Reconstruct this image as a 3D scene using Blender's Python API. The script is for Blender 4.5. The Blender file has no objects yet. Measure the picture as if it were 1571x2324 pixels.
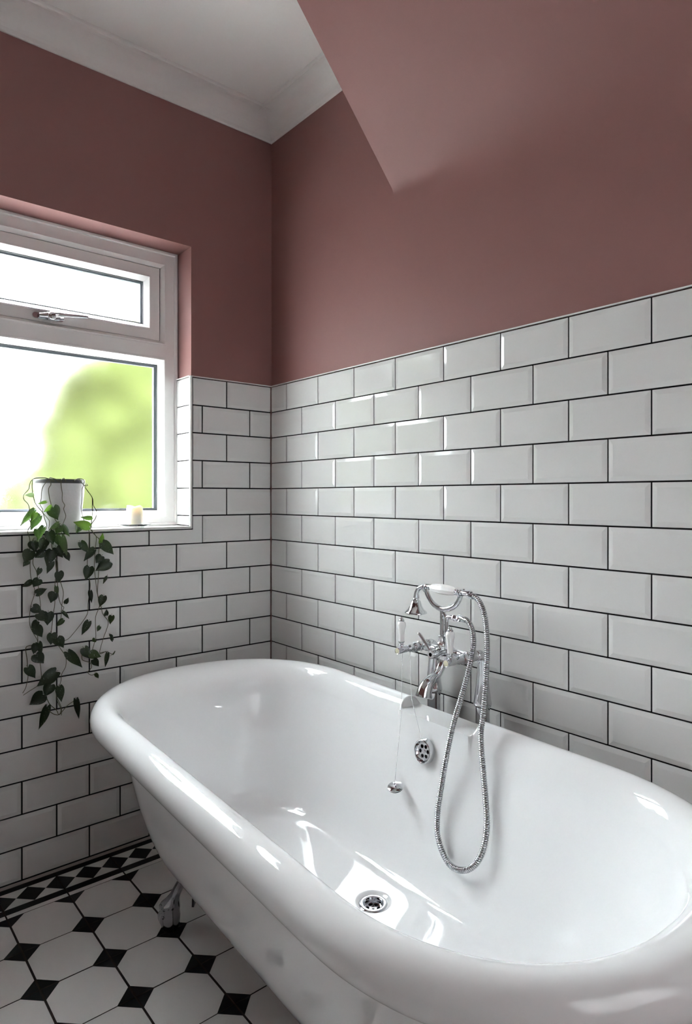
import bpy, bmesh, math, random
from mathutils import Vector, Matrix

# ------------------------------------------------------------------ camera, light, exposure
sc = bpy.context.scene
COL = sc.collection
R = random.Random(11)
PI = math.pi

cam_d = bpy.data.cameras.new('camera')
cam_d.sensor_fit = 'HORIZONTAL'
cam_d.sensor_width = 36.0
cam_d.lens = 36.0 * 1465.01 / 1571.0
cam_d.shift_x = (785.5 - 806.956) / 1571.0
cam_d.shift_y = (1128.99 - 1162.0) / 1571.0
cam_d.clip_start = 0.02
cam = bpy.data.objects.new('camera', cam_d)
cam.location = (2.17734, -1.40603, 1.18612)
cam.rotation_euler = (PI / 2, 0, 0.867282)
COL.objects.link(cam)
sc.camera = cam

world = bpy.data.worlds.new('overcast_sky')
sc.world = world
world.use_nodes = True
wn = world.node_tree.nodes
wl = world.node_tree.links
wbg = wn['Background']
wtc = wn.new('ShaderNodeTexCoord')
wsep = wn.new('ShaderNodeSeparateXYZ')
wramp = wn.new('ShaderNodeValToRGB')
wl.new(wtc.outputs['Generated'], wsep.inputs[0])
wl.new(wsep.outputs['Z'], wramp.inputs[0])
wramp.color_ramp.elements[0].position = 0.0
wramp.color_ramp.elements[0].color = (0.86, 0.90, 0.93, 1)
wramp.color_ramp.elements[1].position = 0.7
wramp.color_ramp.elements[1].color = (0.90, 0.96, 1.0, 1)
wl.new(wramp.outputs[0], wbg.inputs[0])
wbg.inputs[1].default_value = 4.0

sc.view_settings.view_transform = 'Standard'
sc.view_settings.look = 'None'
sc.view_settings.gamma = 1.0
sc.view_settings.use_curve_mapping = False
sc.view_settings.exposure = 3.62
sc.cycles.max_bounces = 16
sc.cycles.diffuse_bounces = 8
sc.cycles.glossy_bounces = 6
sc.cycles.transmission_bounces = 10
sc.cycles.transparent_max_bounces = 10
sc.cycles.caustics_refractive = True
sc.cycles.caustics_reflective = False
sc.cycles.sample_clamp_indirect = 0.0
sc.cycles.use_denoising = True

# ------------------------------------------------------------------ materials
def srgb(r, g, b):
    f = lambda c: (c / 255 / 12.92) if c / 255 <= 0.04045 else ((c / 255 + 0.055) / 1.055) ** 2.4
    return (f(r), f(g), f(b), 1)

def mat(name, col, rough=0.5, metal=0.0, spec=0.5, coat=0.0, bump=None, vary=0.0, sss=0.0):
    m = bpy.data.materials.new(name)
    m.use_nodes = True
    nt = m.node_tree
    p = nt.nodes['Principled BSDF']
    c = col if len(col) == 4 else (*col, 1)
    p.inputs['Base Color'].default_value = c
    p.inputs['Roughness'].default_value = rough
    p.inputs['Metallic'].default_value = metal
    p.inputs['Specular IOR Level'].default_value = spec
    p.inputs['Coat Weight'].default_value = coat
    p.inputs['Coat Roughness'].default_value = 0.03
    if sss:
        p.inputs['Subsurface Weight'].default_value = sss
        p.inputs['Subsurface Radius'].default_value = (0.02, 0.014, 0.008)
        p.inputs['Subsurface Scale'].default_value = 1.0
    if bump or vary:
        geo = nt.nodes.new('ShaderNodeTexCoord')
        n = nt.nodes.new('ShaderNodeTexNoise')
        n.inputs['Scale'].default_value = bump[0] if bump else 6.0
        n.inputs['Detail'].default_value = bump[2] if bump else 3
        nt.links.new(geo.outputs['Object'], n.inputs['Vector'])
        if bump:
            b = nt.nodes.new('ShaderNodeBump')
            b.inputs['Strength'].default_value = bump[1]
            b.inputs['Distance'].default_value = 0.002
            nt.links.new(n.outputs[0], b.inputs['Height'])
            nt.links.new(b.outputs[0], p.inputs['Normal'])
        if vary:
            n2 = nt.nodes.new('ShaderNodeTexNoise')
            n2.inputs['Scale'].default_value = 2.2
            n2.inputs['Detail'].default_value = 4
            nt.links.new(geo.outputs['Object'], n2.inputs['Vector'])
            rp = nt.nodes.new('ShaderNodeValToRGB')
            rp.color_ramp.elements[0].position = 0.35
            rp.color_ramp.elements[1].position = 0.68
            rp.color_ramp.elements[0].color = tuple(x * (1 - vary) for x in c[:3]) + (1,)
            rp.color_ramp.elements[1].color = tuple(min(1, x * (1 + vary)) for x in c[:3]) + (1,)
            nt.links.new(n2.outputs[0], rp.inputs[0])
            nt.links.new(rp.outputs[0], p.inputs['Base Color'])
    return m

M_PINK = mat('pink_emulsion', (0.268, 0.134, 0.124), rough=0.55, spec=0.3, bump=(260, 0.12, 4), vary=0.03)
M_CEIL = mat('white_ceiling_paint', (0.74, 0.72, 0.70), rough=0.8, spec=0.2)
M_TILE = mat('white_glazed_ceramic', (0.68, 0.675, 0.665), rough=0.07, spec=0.25, bump=(9, 0.10, 2))
M_GROUT = mat('black_grout', (0.012, 0.011, 0.011), rough=0.9, spec=0.1)
M_TRIM = mat('white_tile_trim', (0.75, 0.74, 0.72), rough=0.35)
M_CAULK = mat('stained_white_caulk', (0.34, 0.30, 0.28), rough=0.6)
M_UPVC = mat('white_upvc', (0.80, 0.79, 0.78), rough=0.25, spec=0.5)
M_GASKET = mat('dark_gasket', (0.05, 0.055, 0.06), rough=0.5)
M_SPACER = mat('glazing_spacer', (0.22, 0.25, 0.28), rough=0.4, metal=0.4)
M_TUB = mat('white_acrylic', (0.84, 0.845, 0.85), rough=0.02, spec=0.6, coat=0.2)
M_CHROME = mat('polished_chrome', (0.67, 0.68, 0.70), rough=0.04, metal=1.0)
M_HOSE = mat('hose_chrome', (0.46, 0.465, 0.48), rough=0.10, metal=1.0)
M_STEEL = mat('dark_steel', (0.10, 0.10, 0.105), rough=0.35, metal=1.0)
M_BLACK = mat('black_hole', (0.004, 0.004, 0.004), rough=0.9, spec=0.05)
M_RUBBER = mat('black_rubber', (0.015, 0.015, 0.016), rough=0.6)
M_PORC = mat('white_porcelain', (0.90, 0.89, 0.88), rough=0.05, spec=0.6)
M_CREAM = mat('cream_enamel', (0.72, 0.68, 0.50), rough=0.2)
M_FWHITE = mat('white_floor_glaze', (0.72, 0.70, 0.685), rough=0.32, spec=0.4, vary=0.02)
M_FBLACK = mat('black_floor_glaze', (0.006, 0.006, 0.007), rough=0.32, spec=0.15)
M_FGROUT = mat('brown_floor_grout', (0.045, 0.036, 0.030), rough=0.9, spec=0.1)
M_FOOT = mat('chromed_foot', (0.40, 0.40, 0.42), rough=0.12, metal=1.0)
M_WAX = mat('ivory_wax', (0.84, 0.79, 0.68), rough=0.5, sss=0.35)
M_POT = mat('textured_white_pot', (0.66, 0.66, 0.67), rough=0.45, bump=(55, 1.0, 2))
M_INNER = mat('grey_plastic_pot', (0.055, 0.058, 0.06), rough=0.45)
M_SOIL = mat('dark_soil', (0.02, 0.014, 0.01), rough=1.0, bump=(90, 1.0, 4))
M_VINE = mat('brown_vine_stem', (0.075, 0.070, 0.030), rough=0.6)
def fill_blind_mat():
    m = bpy.data.materials.new('translucent_fill_blind')
    m.use_nodes = True
    nt = m.node_tree
    nt.nodes.remove(nt.nodes['Principled BSDF'])
    t = nt.nodes.new('ShaderNodeBsdfTranslucent'); t.inputs[0].default_value = (FILL_BLIND, FILL_BLIND, FILL_BLIND, 1)
    d = nt.nodes.new('ShaderNodeBsdfDiffuse'); d.inputs[0].default_value = (0.6, 0.6, 0.6, 1)
    a = nt.nodes.new('ShaderNodeAddShader')
    nt.links.new(t.outputs[0], a.inputs[0]); nt.links.new(d.outputs[0], a.inputs[1])
    nt.links.new(a.outputs[0], nt.nodes['Material Output'].inputs[0])
    return m
FILL_BLIND = 0.055  # blind transmission: strength of the fill from the added window
M_FILL_BLIND = fill_blind_mat()
M_WALLW = mat('white_door_paint', (0.7, 0.69, 0.67), rough=0.4)
M_PAVING = mat('pale_paving', (0.80, 0.79, 0.77), rough=0.9, vary=0.06)
M_HOUSE = mat('pale_render', (0.75, 0.62, 0.56), rough=0.9)

def leaf_mat(name, col, back):
    m = bpy.data.materials.new(name)
    m.use_nodes = True
    nt = m.node_tree
    p = nt.nodes['Principled BSDF']
    tc = nt.nodes.new('ShaderNodeTexCoord')
    vo = nt.nodes.new('ShaderNodeTexVoronoi')
    vo.inputs['Scale'].default_value = 260
    no = nt.nodes.new('ShaderNodeTexNoise')
    no.inputs['Scale'].default_value = 120
    rp = nt.nodes.new('ShaderNodeValToRGB')
    rp.color_ramp.elements[0].position = 0.17
    rp.color_ramp.elements[1].position = 0.26
    rp.color_ramp.elements[0].color = (0.30, 0.35, 0.29, 1)
    rp.color_ramp.elements[1].color = (*col, 1)
    ad = nt.nodes.new('ShaderNodeMath'); ad.operation = 'ADD'
    mu = nt.nodes.new('ShaderNodeMath'); mu.operation = 'MULTIPLY_ADD'
    mu.inputs[1].default_value = 0.9; mu.inputs[2].default_value = -0.33
    nt.links.new(tc.outputs['Object'], vo.inputs['Vector'])
    nt.links.new(tc.outputs['Object'], no.inputs['Vector'])
    nt.links.new(no.outputs[0], mu.inputs[0])
    nt.links.new(vo.outputs['Distance'], ad.inputs[0])
    nt.links.new(mu.outputs[0], ad.inputs[1])
    nt.links.new(ad.outputs[0], rp.inputs[0])
    nt.links.new(rp.outputs[0], p.inputs['Base Color'])
    p.inputs['Roughness'].default_value = 0.38
    tr = nt.nodes.new('ShaderNodeBsdfTranslucent')
    tr.inputs[0].default_value = (*back, 1)
    mx = nt.nodes.new('ShaderNodeMixShader')
    mx.inputs[0].default_value = 0.22
    out = nt.nodes['Material Output']
    nt.links.new(p.outputs[0], mx.inputs[1])
    nt.links.new(tr.outputs[0], mx.inputs[2])
    nt.links.new(mx.outputs[0], out.inputs[0])
    return m
M_LEAF = {'d': leaf_mat('dark_mottled_leaf', (0.012, 0.024, 0.009), (0.03, 0.06, 0.01)),
          'm': leaf_mat('silvery_mottled_leaf', (0.035, 0.062, 0.025), (0.08, 0.18, 0.025)),
          'g': leaf_mat('mid_green_leaf', (0.032, 0.055, 0.012), (0.06, 0.13, 0.02)),
          'b': leaf_mat('bright_green_leaf', (0.085, 0.19, 0.018), (0.20, 0.40, 0.04)),
          'p': leaf_mat('pale_green_leaf', (0.18, 0.26, 0.14), (0.25, 0.35, 0.15))}

def glass_mat(name, rough, bump):
    m = bpy.data.materials.new(name)
    m.use_nodes = True
    nt = m.node_tree
    nt.nodes.remove(nt.nodes['Principled BSDF'])
    p = nt.nodes.new('ShaderNodeBsdfGlass')
    p.distribution = 'BECKMANN'
    p.inputs['Color'].default_value = (0.98, 0.99, 0.985, 1)
    p.inputs['Roughness'].default_value = rough
    p.inputs['IOR'].default_value = 1.45
    if bump:
        tc = nt.nodes.new('ShaderNodeTexCoord')
        n = nt.nodes.new('ShaderNodeTexNoise')
        n.inputs['Scale'].default_value = 240
        n.inputs['Detail'].default_value = 1
        b = nt.nodes.new('ShaderNodeBump')
        b.inputs['Strength'].default_value = bump
        b.inputs['Distance'].default_value = 0.001
        nt.links.new(tc.outputs['Object'], n.inputs['Vector'])
        nt.links.new(n.outputs[0], b.inputs['Height'])
        nt.links.new(b.outputs[0], p.inputs['Normal'])
    nt.links.new(p.outputs[0], nt.nodes['Material Output'].inputs[0])
    return m
M_FROST = glass_mat('frosted_glass', 0.25, 0.06)
M_GLASS = glass_mat('clear_glass', 0.0, 0)

def bush_mat():
    m = bpy.data.materials.new('garden_foliage')
    m.use_nodes = True
    nt = m.node_tree
    p = nt.nodes['Principled BSDF']
    tc = nt.nodes.new('ShaderNodeTexCoord')
    n = nt.nodes.new('ShaderNodeTexNoise')
    n.inputs['Scale'].default_value = 3.0
    n.inputs['Detail'].default_value = 6
    rp = nt.nodes.new('ShaderNodeValToRGB')
    rp.color_ramp.elements[0].position = 0.32
    rp.color_ramp.elements[1].position = 0.62
    rp.color_ramp.elements[0].color = (0.019, 0.0245, 0.0066, 1)
    rp.color_ramp.elements[1].color = (0.043, 0.052, 0.0170, 1)
    nt.links.new(tc.outputs['Object'], n.inputs['Vector'])
    nt.links.new(n.outputs[0], rp.inputs[0])
    nt.links.new(rp.outputs[0], p.inputs['Base Color'])
    p.inputs['Roughness'].default_value = 0.9
    p.inputs['Specular IOR Level'].default_value = 0.0
    return m
M_BUSH = bush_mat()

# ------------------------------------------------------------------ helpers
def link(name, bm, m, parent=None, smooth=False, angle=None):
    me = bpy.data.meshes.new(name)
    bmesh.ops.recalc_face_normals(bm, faces=bm.faces)
    bm.to_mesh(me)
    bm.free()
    for mm in (m if isinstance(m, (list, tuple)) else [m]):
        me.materials.append(mm)
    if smooth:
        me.polygons.foreach_set('use_smooth', [True] * len(me.polygons))
        if angle:
            me.set_sharp_from_angle(angle=math.radians(angle))
    return obj(name, me, parent)

def obj(name, me, parent=None):
    """meshes are modelled in world coordinates; top-level Empties sit at the thing's base"""
    o = bpy.data.objects.new(name, me)
    COL.objects.link(o)
    if parent is not None:
        o.parent = parent
        if parent.parent is None:
            o.matrix_parent_inverse = Matrix.Translation(-parent.location)
    return o

def empty(name, loc, label, cat, group=None):
    o = bpy.data.objects.new(name, None)
    o.location = loc
    COL.objects.link(o)
    tag(o, label, cat, group)
    return o

def tag(o, label, cat, group=None):
    o['label'] = label
    o['category'] = cat
    if group:
        o['group'] = group
    return o

def struct(o, label, cat):
    o['kind'] = 'structure'
    return tag(o, label, cat)

def box(bm, lo, hi, mi=0):
    x0, y0, z0 = lo
    x1, y1, z1 = hi
    v = [bm.verts.new(c) for c in ((x0, y0, z0), (x1, y0, z0), (x1, y1, z0), (x0, y1, z0),
                                   (x0, y0, z1), (x1, y0, z1), (x1, y1, z1), (x0, y1, z1))]
    for q in ((3, 2, 1, 0), (4, 5, 6, 7), (0, 1, 5, 4), (1, 2, 6, 5), (2, 3, 7, 6), (3, 0, 4, 7)):
        f = bm.faces.new([v[i] for i in q])
        f.material_index = mi
    return v

def prism(bm, poly, axis, a, b, mi=0):
    """extrude a 2D polygon along an axis; poly in the other two axes (cyclic order)"""
    def mk(p, t):
        if axis == 'x': return (t, p[0], p[1])
        if axis == 'y': return (p[0], t, p[1])
        return (p[0], p[1], t)
    va = [bm.verts.new(mk(p, a)) for p in poly]
    vb = [bm.verts.new(mk(p, b)) for p in poly]
    n = len(poly)
    fs = [bm.faces.new(va[::-1]), bm.faces.new(vb)]
    for i in range(n):
        fs.append(bm.faces.new((va[i], va[(i + 1) % n], vb[(i + 1) % n], vb[i])))
    for f in fs:
        f.material_index = mi

def frame_axes(d):
    d = Vector(d).normalized()
    h = Vector((0, 0, 1)) if abs(d.z) < 0.9 else Vector((1, 0, 0))
    u = d.cross(h).normalized()
    return d, u, d.cross(u).normalized()

def lathe(bm, prof, origin, axis, seg=24, mi=0, sx=1.0):
    """prof: (radius, distance along the axis)"""
    d, u, w = frame_axes(axis)
    o = Vector(origin)
    rings = []
    for r, h in prof:
        if r < 1e-6:
            rings.append([bm.verts.new(o + d * h)])
        else:
            rings.append([bm.verts.new(o + d * h + (u * math.cos(2 * PI * i / seg) * sx + w * math.sin(2 * PI * i / seg)) * r)
                          for i in range(seg)])
    for a, b in zip(rings, rings[1:]):
        join_rings(bm, a, b, mi)
    return rings

def join_rings(bm, a, b, mi=0):
    if len(a) == 1 and len(b) == 1:
        return
    n = max(len(a), len(b))
    for i in range(n):
        j = (i + 1) % n
        if len(a) == 1:
            f = bm.faces.new((a[0], b[j], b[i]))
        elif len(b) == 1:
            f = bm.faces.new((a[i], a[j], b[0]))
        else:
            f = bm.faces.new((a[i], a[j], b[j], b[i]))
        f.material_index = mi

def catmull(pts, per=6):
    pts = [Vector(p) for p in pts]
    out = []
    n = len(pts)
    for i in range(n - 1):
        p0 = pts[max(i - 1, 0)]; p1 = pts[i]; p2 = pts[i + 1]; p3 = pts[min(i + 2, n - 1)]
        for k in range(per):
            t = k / per
            out.append(0.5 * ((2 * p1) + (p2 - p0) * t + (2 * p0 - 5 * p1 + 4 * p2 - p3) * t * t + (3 * p1 - p0 - 3 * p2 + p3) * t ** 3))
    out.append(pts[-1])
    return out

def tube(bm, pts, rad, seg=12, cap=True, mi=0, flat=None):
    """rad: number or function of 0..1; flat: function giving (scale u, scale w)"""
    n = len(pts)
    d0 = (pts[1] - pts[0]).normalized()
    _, u, w = frame_axes(d0)
    rings = []
    L = [0.0]
    for a, b in zip(pts, pts[1:]):
        L.append(L[-1] + (b - a).length)
    for i, p in enumerate(pts):
        d = (pts[min(i + 1, n - 1)] - pts[max(i - 1, 0)]).normalized()
        u = (u - d * u.dot(d)).normalized()
        w = d.cross(u).normalized()
        t = L[i] / L[-1]
        r = rad(t) if callable(rad) else rad
        fu, fw_ = flat(t) if flat else (1, 1)
        rings.append([bm.verts.new(p + (u * math.cos(2 * PI * k / seg) * fu + w * math.sin(2 * PI * k / seg) * fw_) * r) for k in range(seg)])
    for a, b in zip(rings, rings[1:]):
        join_rings(bm, a, b, mi)
    if cap:
        bm.faces.new(rings[0][::-1]).material_index = mi
        bm.faces.new(rings[-1]).material_index = mi
    return rings

def lerp(a, b, t):
    return a + (b - a) * t

def interp(tab, t):
    for (t0, v0), (t1, v1) in zip(tab, tab[1:]):
        if t <= t1:
            k = (t - t0) / max(t1 - t0, 1e-9)
            k = min(max(k, 0), 1)
            return lerp(v0, v1, k)
    return tab[-1][1]

VINES=[[(0.0284,-0.8662,1.2444),(0.0314,-0.8784,1.2431),(0.0297,-0.8894,1.2285),(0.032,-0.8928,1.212),(0.0363,-0.9078,1.1935),(0.0307,-0.9056,1.1792),(0.0301,-0.8951,1.1669),(0.0384,-0.8924,1.1505),(0.0326,-0.8957,1.1341),(0.0323,-0.89,1.1155),(0.04,-0.8881,1.1034),(0.0327,-0.8958,1.0829),(0.0364,-0.891,1.0603),(0.0328,-0.8901,1.0293),(0.0255,-0.8862,1.0216),(0.0327,-0.8893,0.9815),(0.0314,-0.8863,0.9404),(0.0246,-0.8739,0.8977),(0.0299,-0.8846,0.8613),(0.0243,-0.8886,0.8231),(0.0287,-0.8883,0.7945),(0.0328,-0.8799,0.7707),(0.0332,-0.8692,0.7488),(0.032,-0.8662,0.7335)],[(0.0304,-0.861,1.2465),(0.0354,-0.8775,1.2451),(0.0348,-0.884,1.2244),(0.031,-0.8793,1.1874),(0.0314,-0.8708,1.1626),(0.0322,-0.8537,1.1396),(0.0397,-0.8499,1.121),(0.0344,-0.8427,1.0915),(0.0343,-0.8677,1.0675),(0.031,-0.8808,1.0567),(0.0279,-0.8774,1.0154),(0.0299,-0.8805,0.9836),(0.033,-0.8705,0.9568),(0.0333,-0.8665,0.9155),(0.0339,-0.8626,0.88),(0.0256,-0.8578,0.8491),(0.0336,-0.8666,0.813),(0.0297,-0.867,0.7685),(0.0261,-0.8647,0.7382),(0.0297,-0.8616,0.7031),(0.0385,-0.8611,0.6694),(0.038,-0.8582,0.6366),(0.0329,-0.8569,0.6262),(0.0304,-0.8582,0.6134),(0.0372,-0.8714,0.607),(0.0398,-0.8928,0.5974),(0.0331,-0.9081,0.5866)],[(0.0268,-0.827,1.2525),(0.032,-0.8333,1.247),(0.0263,-0.8278,1.2273),(0.028,-0.8351,1.2125),(0.0341,-0.8348,1.1874),(0.0361,-0.8305,1.1665),(0.0316,-0.8273,1.1539),(0.0304,-0.8161,1.1158),(0.0387,-0.8105,1.1054),(0.0311,-0.8242,1.0783),(0.0376,-0.8279,1.0311),(0.0278,-0.8098,0.9877),(0.0292,-0.813,0.9522),(0.03,-0.816,0.9226),(0.0302,-0.8189,0.8901),(0.0291,-0.8172,0.857),(0.0312,-0.822,0.8221),(0.027,-0.8264,0.7714),(0.0292,-0.8284,0.7483),(0.0241,-0.8116,0.7301),(0.0298,-0.799,0.7082),(0.0302,-0.7849,0.6821),(0.0363,-0.7869,0.6544),(0.0335,-0.7982,0.6304),(0.0302,-0.7992,0.6109),(0.0396,-0.8059,0.5994),(0.0359,-0.8128,0.5851),(0.0331,-0.814,0.5679),(0.033,-0.806,0.5452),(0.0303,-0.7982,0.5239),(0.0331,-0.799,0.5015)],[(0.0302,-0.8217,1.0244),(0.0264,-0.8094,0.9876),(0.0284,-0.8071,0.9517),(0.025,-0.7977,0.9146),(0.0273,-0.7912,0.8842),(0.0284,-0.7958,0.8487),(0.0257,-0.7979,0.8095),(0.0305,-0.8049,0.7931)],[(0.0285,-0.8156,0.9941),(0.0252,-0.8091,0.9216),(0.0259,-0.805,0.8733),(0.0324,-0.7998,0.8496),(0.0268,-0.7897,0.8388),(0.0304,-0.7964,0.828)],[(0.0341,-0.7381,1.2446),(0.0295,-0.7293,1.2416),(0.0273,-0.7308,1.2221),(0.0289,-0.7344,1.2134),(0.0379,-0.7383,1.1788),(0.0327,-0.7387,1.1486),(0.0335,-0.7306,1.114),(0.0342,-0.7183,1.0856),(0.0322,-0.7139,1.0712),(0.0321,-0.7153,1.019),(0.0256,-0.7177,0.9755),(0.0334,-0.7128,0.9204),(0.0339,-0.7114,0.8957),(0.0335,-0.7173,0.847),(0.0262,-0.7164,0.8152),(0.0324,-0.7303,0.7932),(0.0292,-0.7587,0.7567),(0.0274,-0.7812,0.7353),(0.0247,-0.8089,0.7358)],[(0.0319,-0.7353,1.2436),(0.0289,-0.7302,1.2264),(0.0341,-0.7193,1.2243),(0.0265,-0.7211,1.2309),(0.035,-0.728,1.2199),(0.0369,-0.7054,1.1853),(0.0392,-0.703,1.1614),(0.039,-0.6933,1.1417),(0.039,-0.6955,1.1199),(0.0358,-0.7072,1.1005),(0.0281,-0.7079,1.0828),(0.0355,-0.6954,1.0645),(0.0297,-0.6905,1.0517),(0.031,-0.6939,1.0178),(0.0292,-0.6964,0.962),(0.0334,-0.6932,0.9126),(0.0274,-0.6867,0.8742),(0.0326,-0.6808,0.8462),(0.0318,-0.6821,0.8276),(0.026,-0.6907,0.7998),(0.0322,-0.6943,0.7732),(0.0319,-0.6927,0.7327),(0.0321,-0.6988,0.7089),(0.0241,-0.7022,0.6863)],[(0.0363,-0.7052,1.1853),(0.0386,-0.706,1.157),(0.0305,-0.7033,1.1351),(0.0327,-0.7072,1.1004),(0.0307,-0.7034,1.0762),(0.0333,-0.6917,1.0596),(0.0322,-0.6807,1.0452),(0.0318,-0.6836,1.0018),(0.0245,-0.6811,0.9419),(0.0252,-0.6844,0.8986),(0.0337,-0.6873,0.8687),(0.0249,-0.6736,0.8289),(0.0272,-0.6682,0.8036),(0.0275,-0.6513,0.7765),(0.0299,-0.6583,0.7495),(0.0259,-0.6662,0.7249),(0.0252,-0.6783,0.6766),(0.0312,-0.6603,0.6811)],[(0.0298,-0.8337,1.2398),(0.0268,-0.8514,1.2187),(0.0318,-0.8575,1.1832),(0.0337,-0.8609,1.1646),(0.036,-0.8547,1.1501),(0.0378,-0.8542,1.1397),(0.0338,-0.8425,1.1249),(0.038,-0.8358,1.1123),(0.0362,-0.8373,1.0894)],[(0.0303,-0.7901,1.2469),(0.0297,-0.799,1.2382),(0.031,-0.7983,1.2171),(0.037,-0.7971,1.2001),(0.0342,-0.7963,1.1768),(0.0369,-0.79,1.162),(0.0346,-0.7924,1.1493),(0.0325,-0.7857,1.128),(0.0354,-0.7916,1.1112),(0.037,-0.798,1.0945),(0.0287,-0.7977,1.0772),(0.0322,-0.8047,1.0671)],[(0.0328,-0.8718,0.733),(0.0277,-0.8894,0.7333),(0.0319,-0.9011,0.7271),(0.0286,-0.8963,0.6909),(0.0366,-0.8969,0.6664),(0.0367,-0.8956,0.6459),(0.031,-0.8954,0.6328),(0.0314,-0.9012,0.6073),(0.0309,-0.9095,0.5924)],[(0.0328,-0.7363,0.687),(0.0242,-0.7322,0.6633),(0.0384,-0.7129,0.6537),(0.0395,-0.7088,0.6378),(0.0304,-0.7178,0.6221),(0.0372,-0.708,0.6126),(0.0393,-0.6952,0.6169)],[(0.0356,-0.8441,0.5703),(0.0318,-0.8333,0.5442),(0.0375,-0.8152,0.523),(0.034,-0.8063,0.5054),(0.0308,-0.7954,0.5128),(0.0341,-0.7823,0.5279),(0.0369,-0.7668,0.5381),(0.0352,-0.753,0.5424)],[(0.039,-0.8372,0.5259),(0.0375,-0.8231,0.5121),(0.0344,-0.8064,0.5056),(0.0327,-0.7999,0.5206),(0.0331,-0.81,0.5461),(0.0395,-0.8157,0.5698)],[(0.0311,-0.6803,0.6779),(0.0325,-0.6577,0.6794),(0.0267,-0.637,0.6672),(0.0242,-0.6282,0.6765)]]
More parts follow.
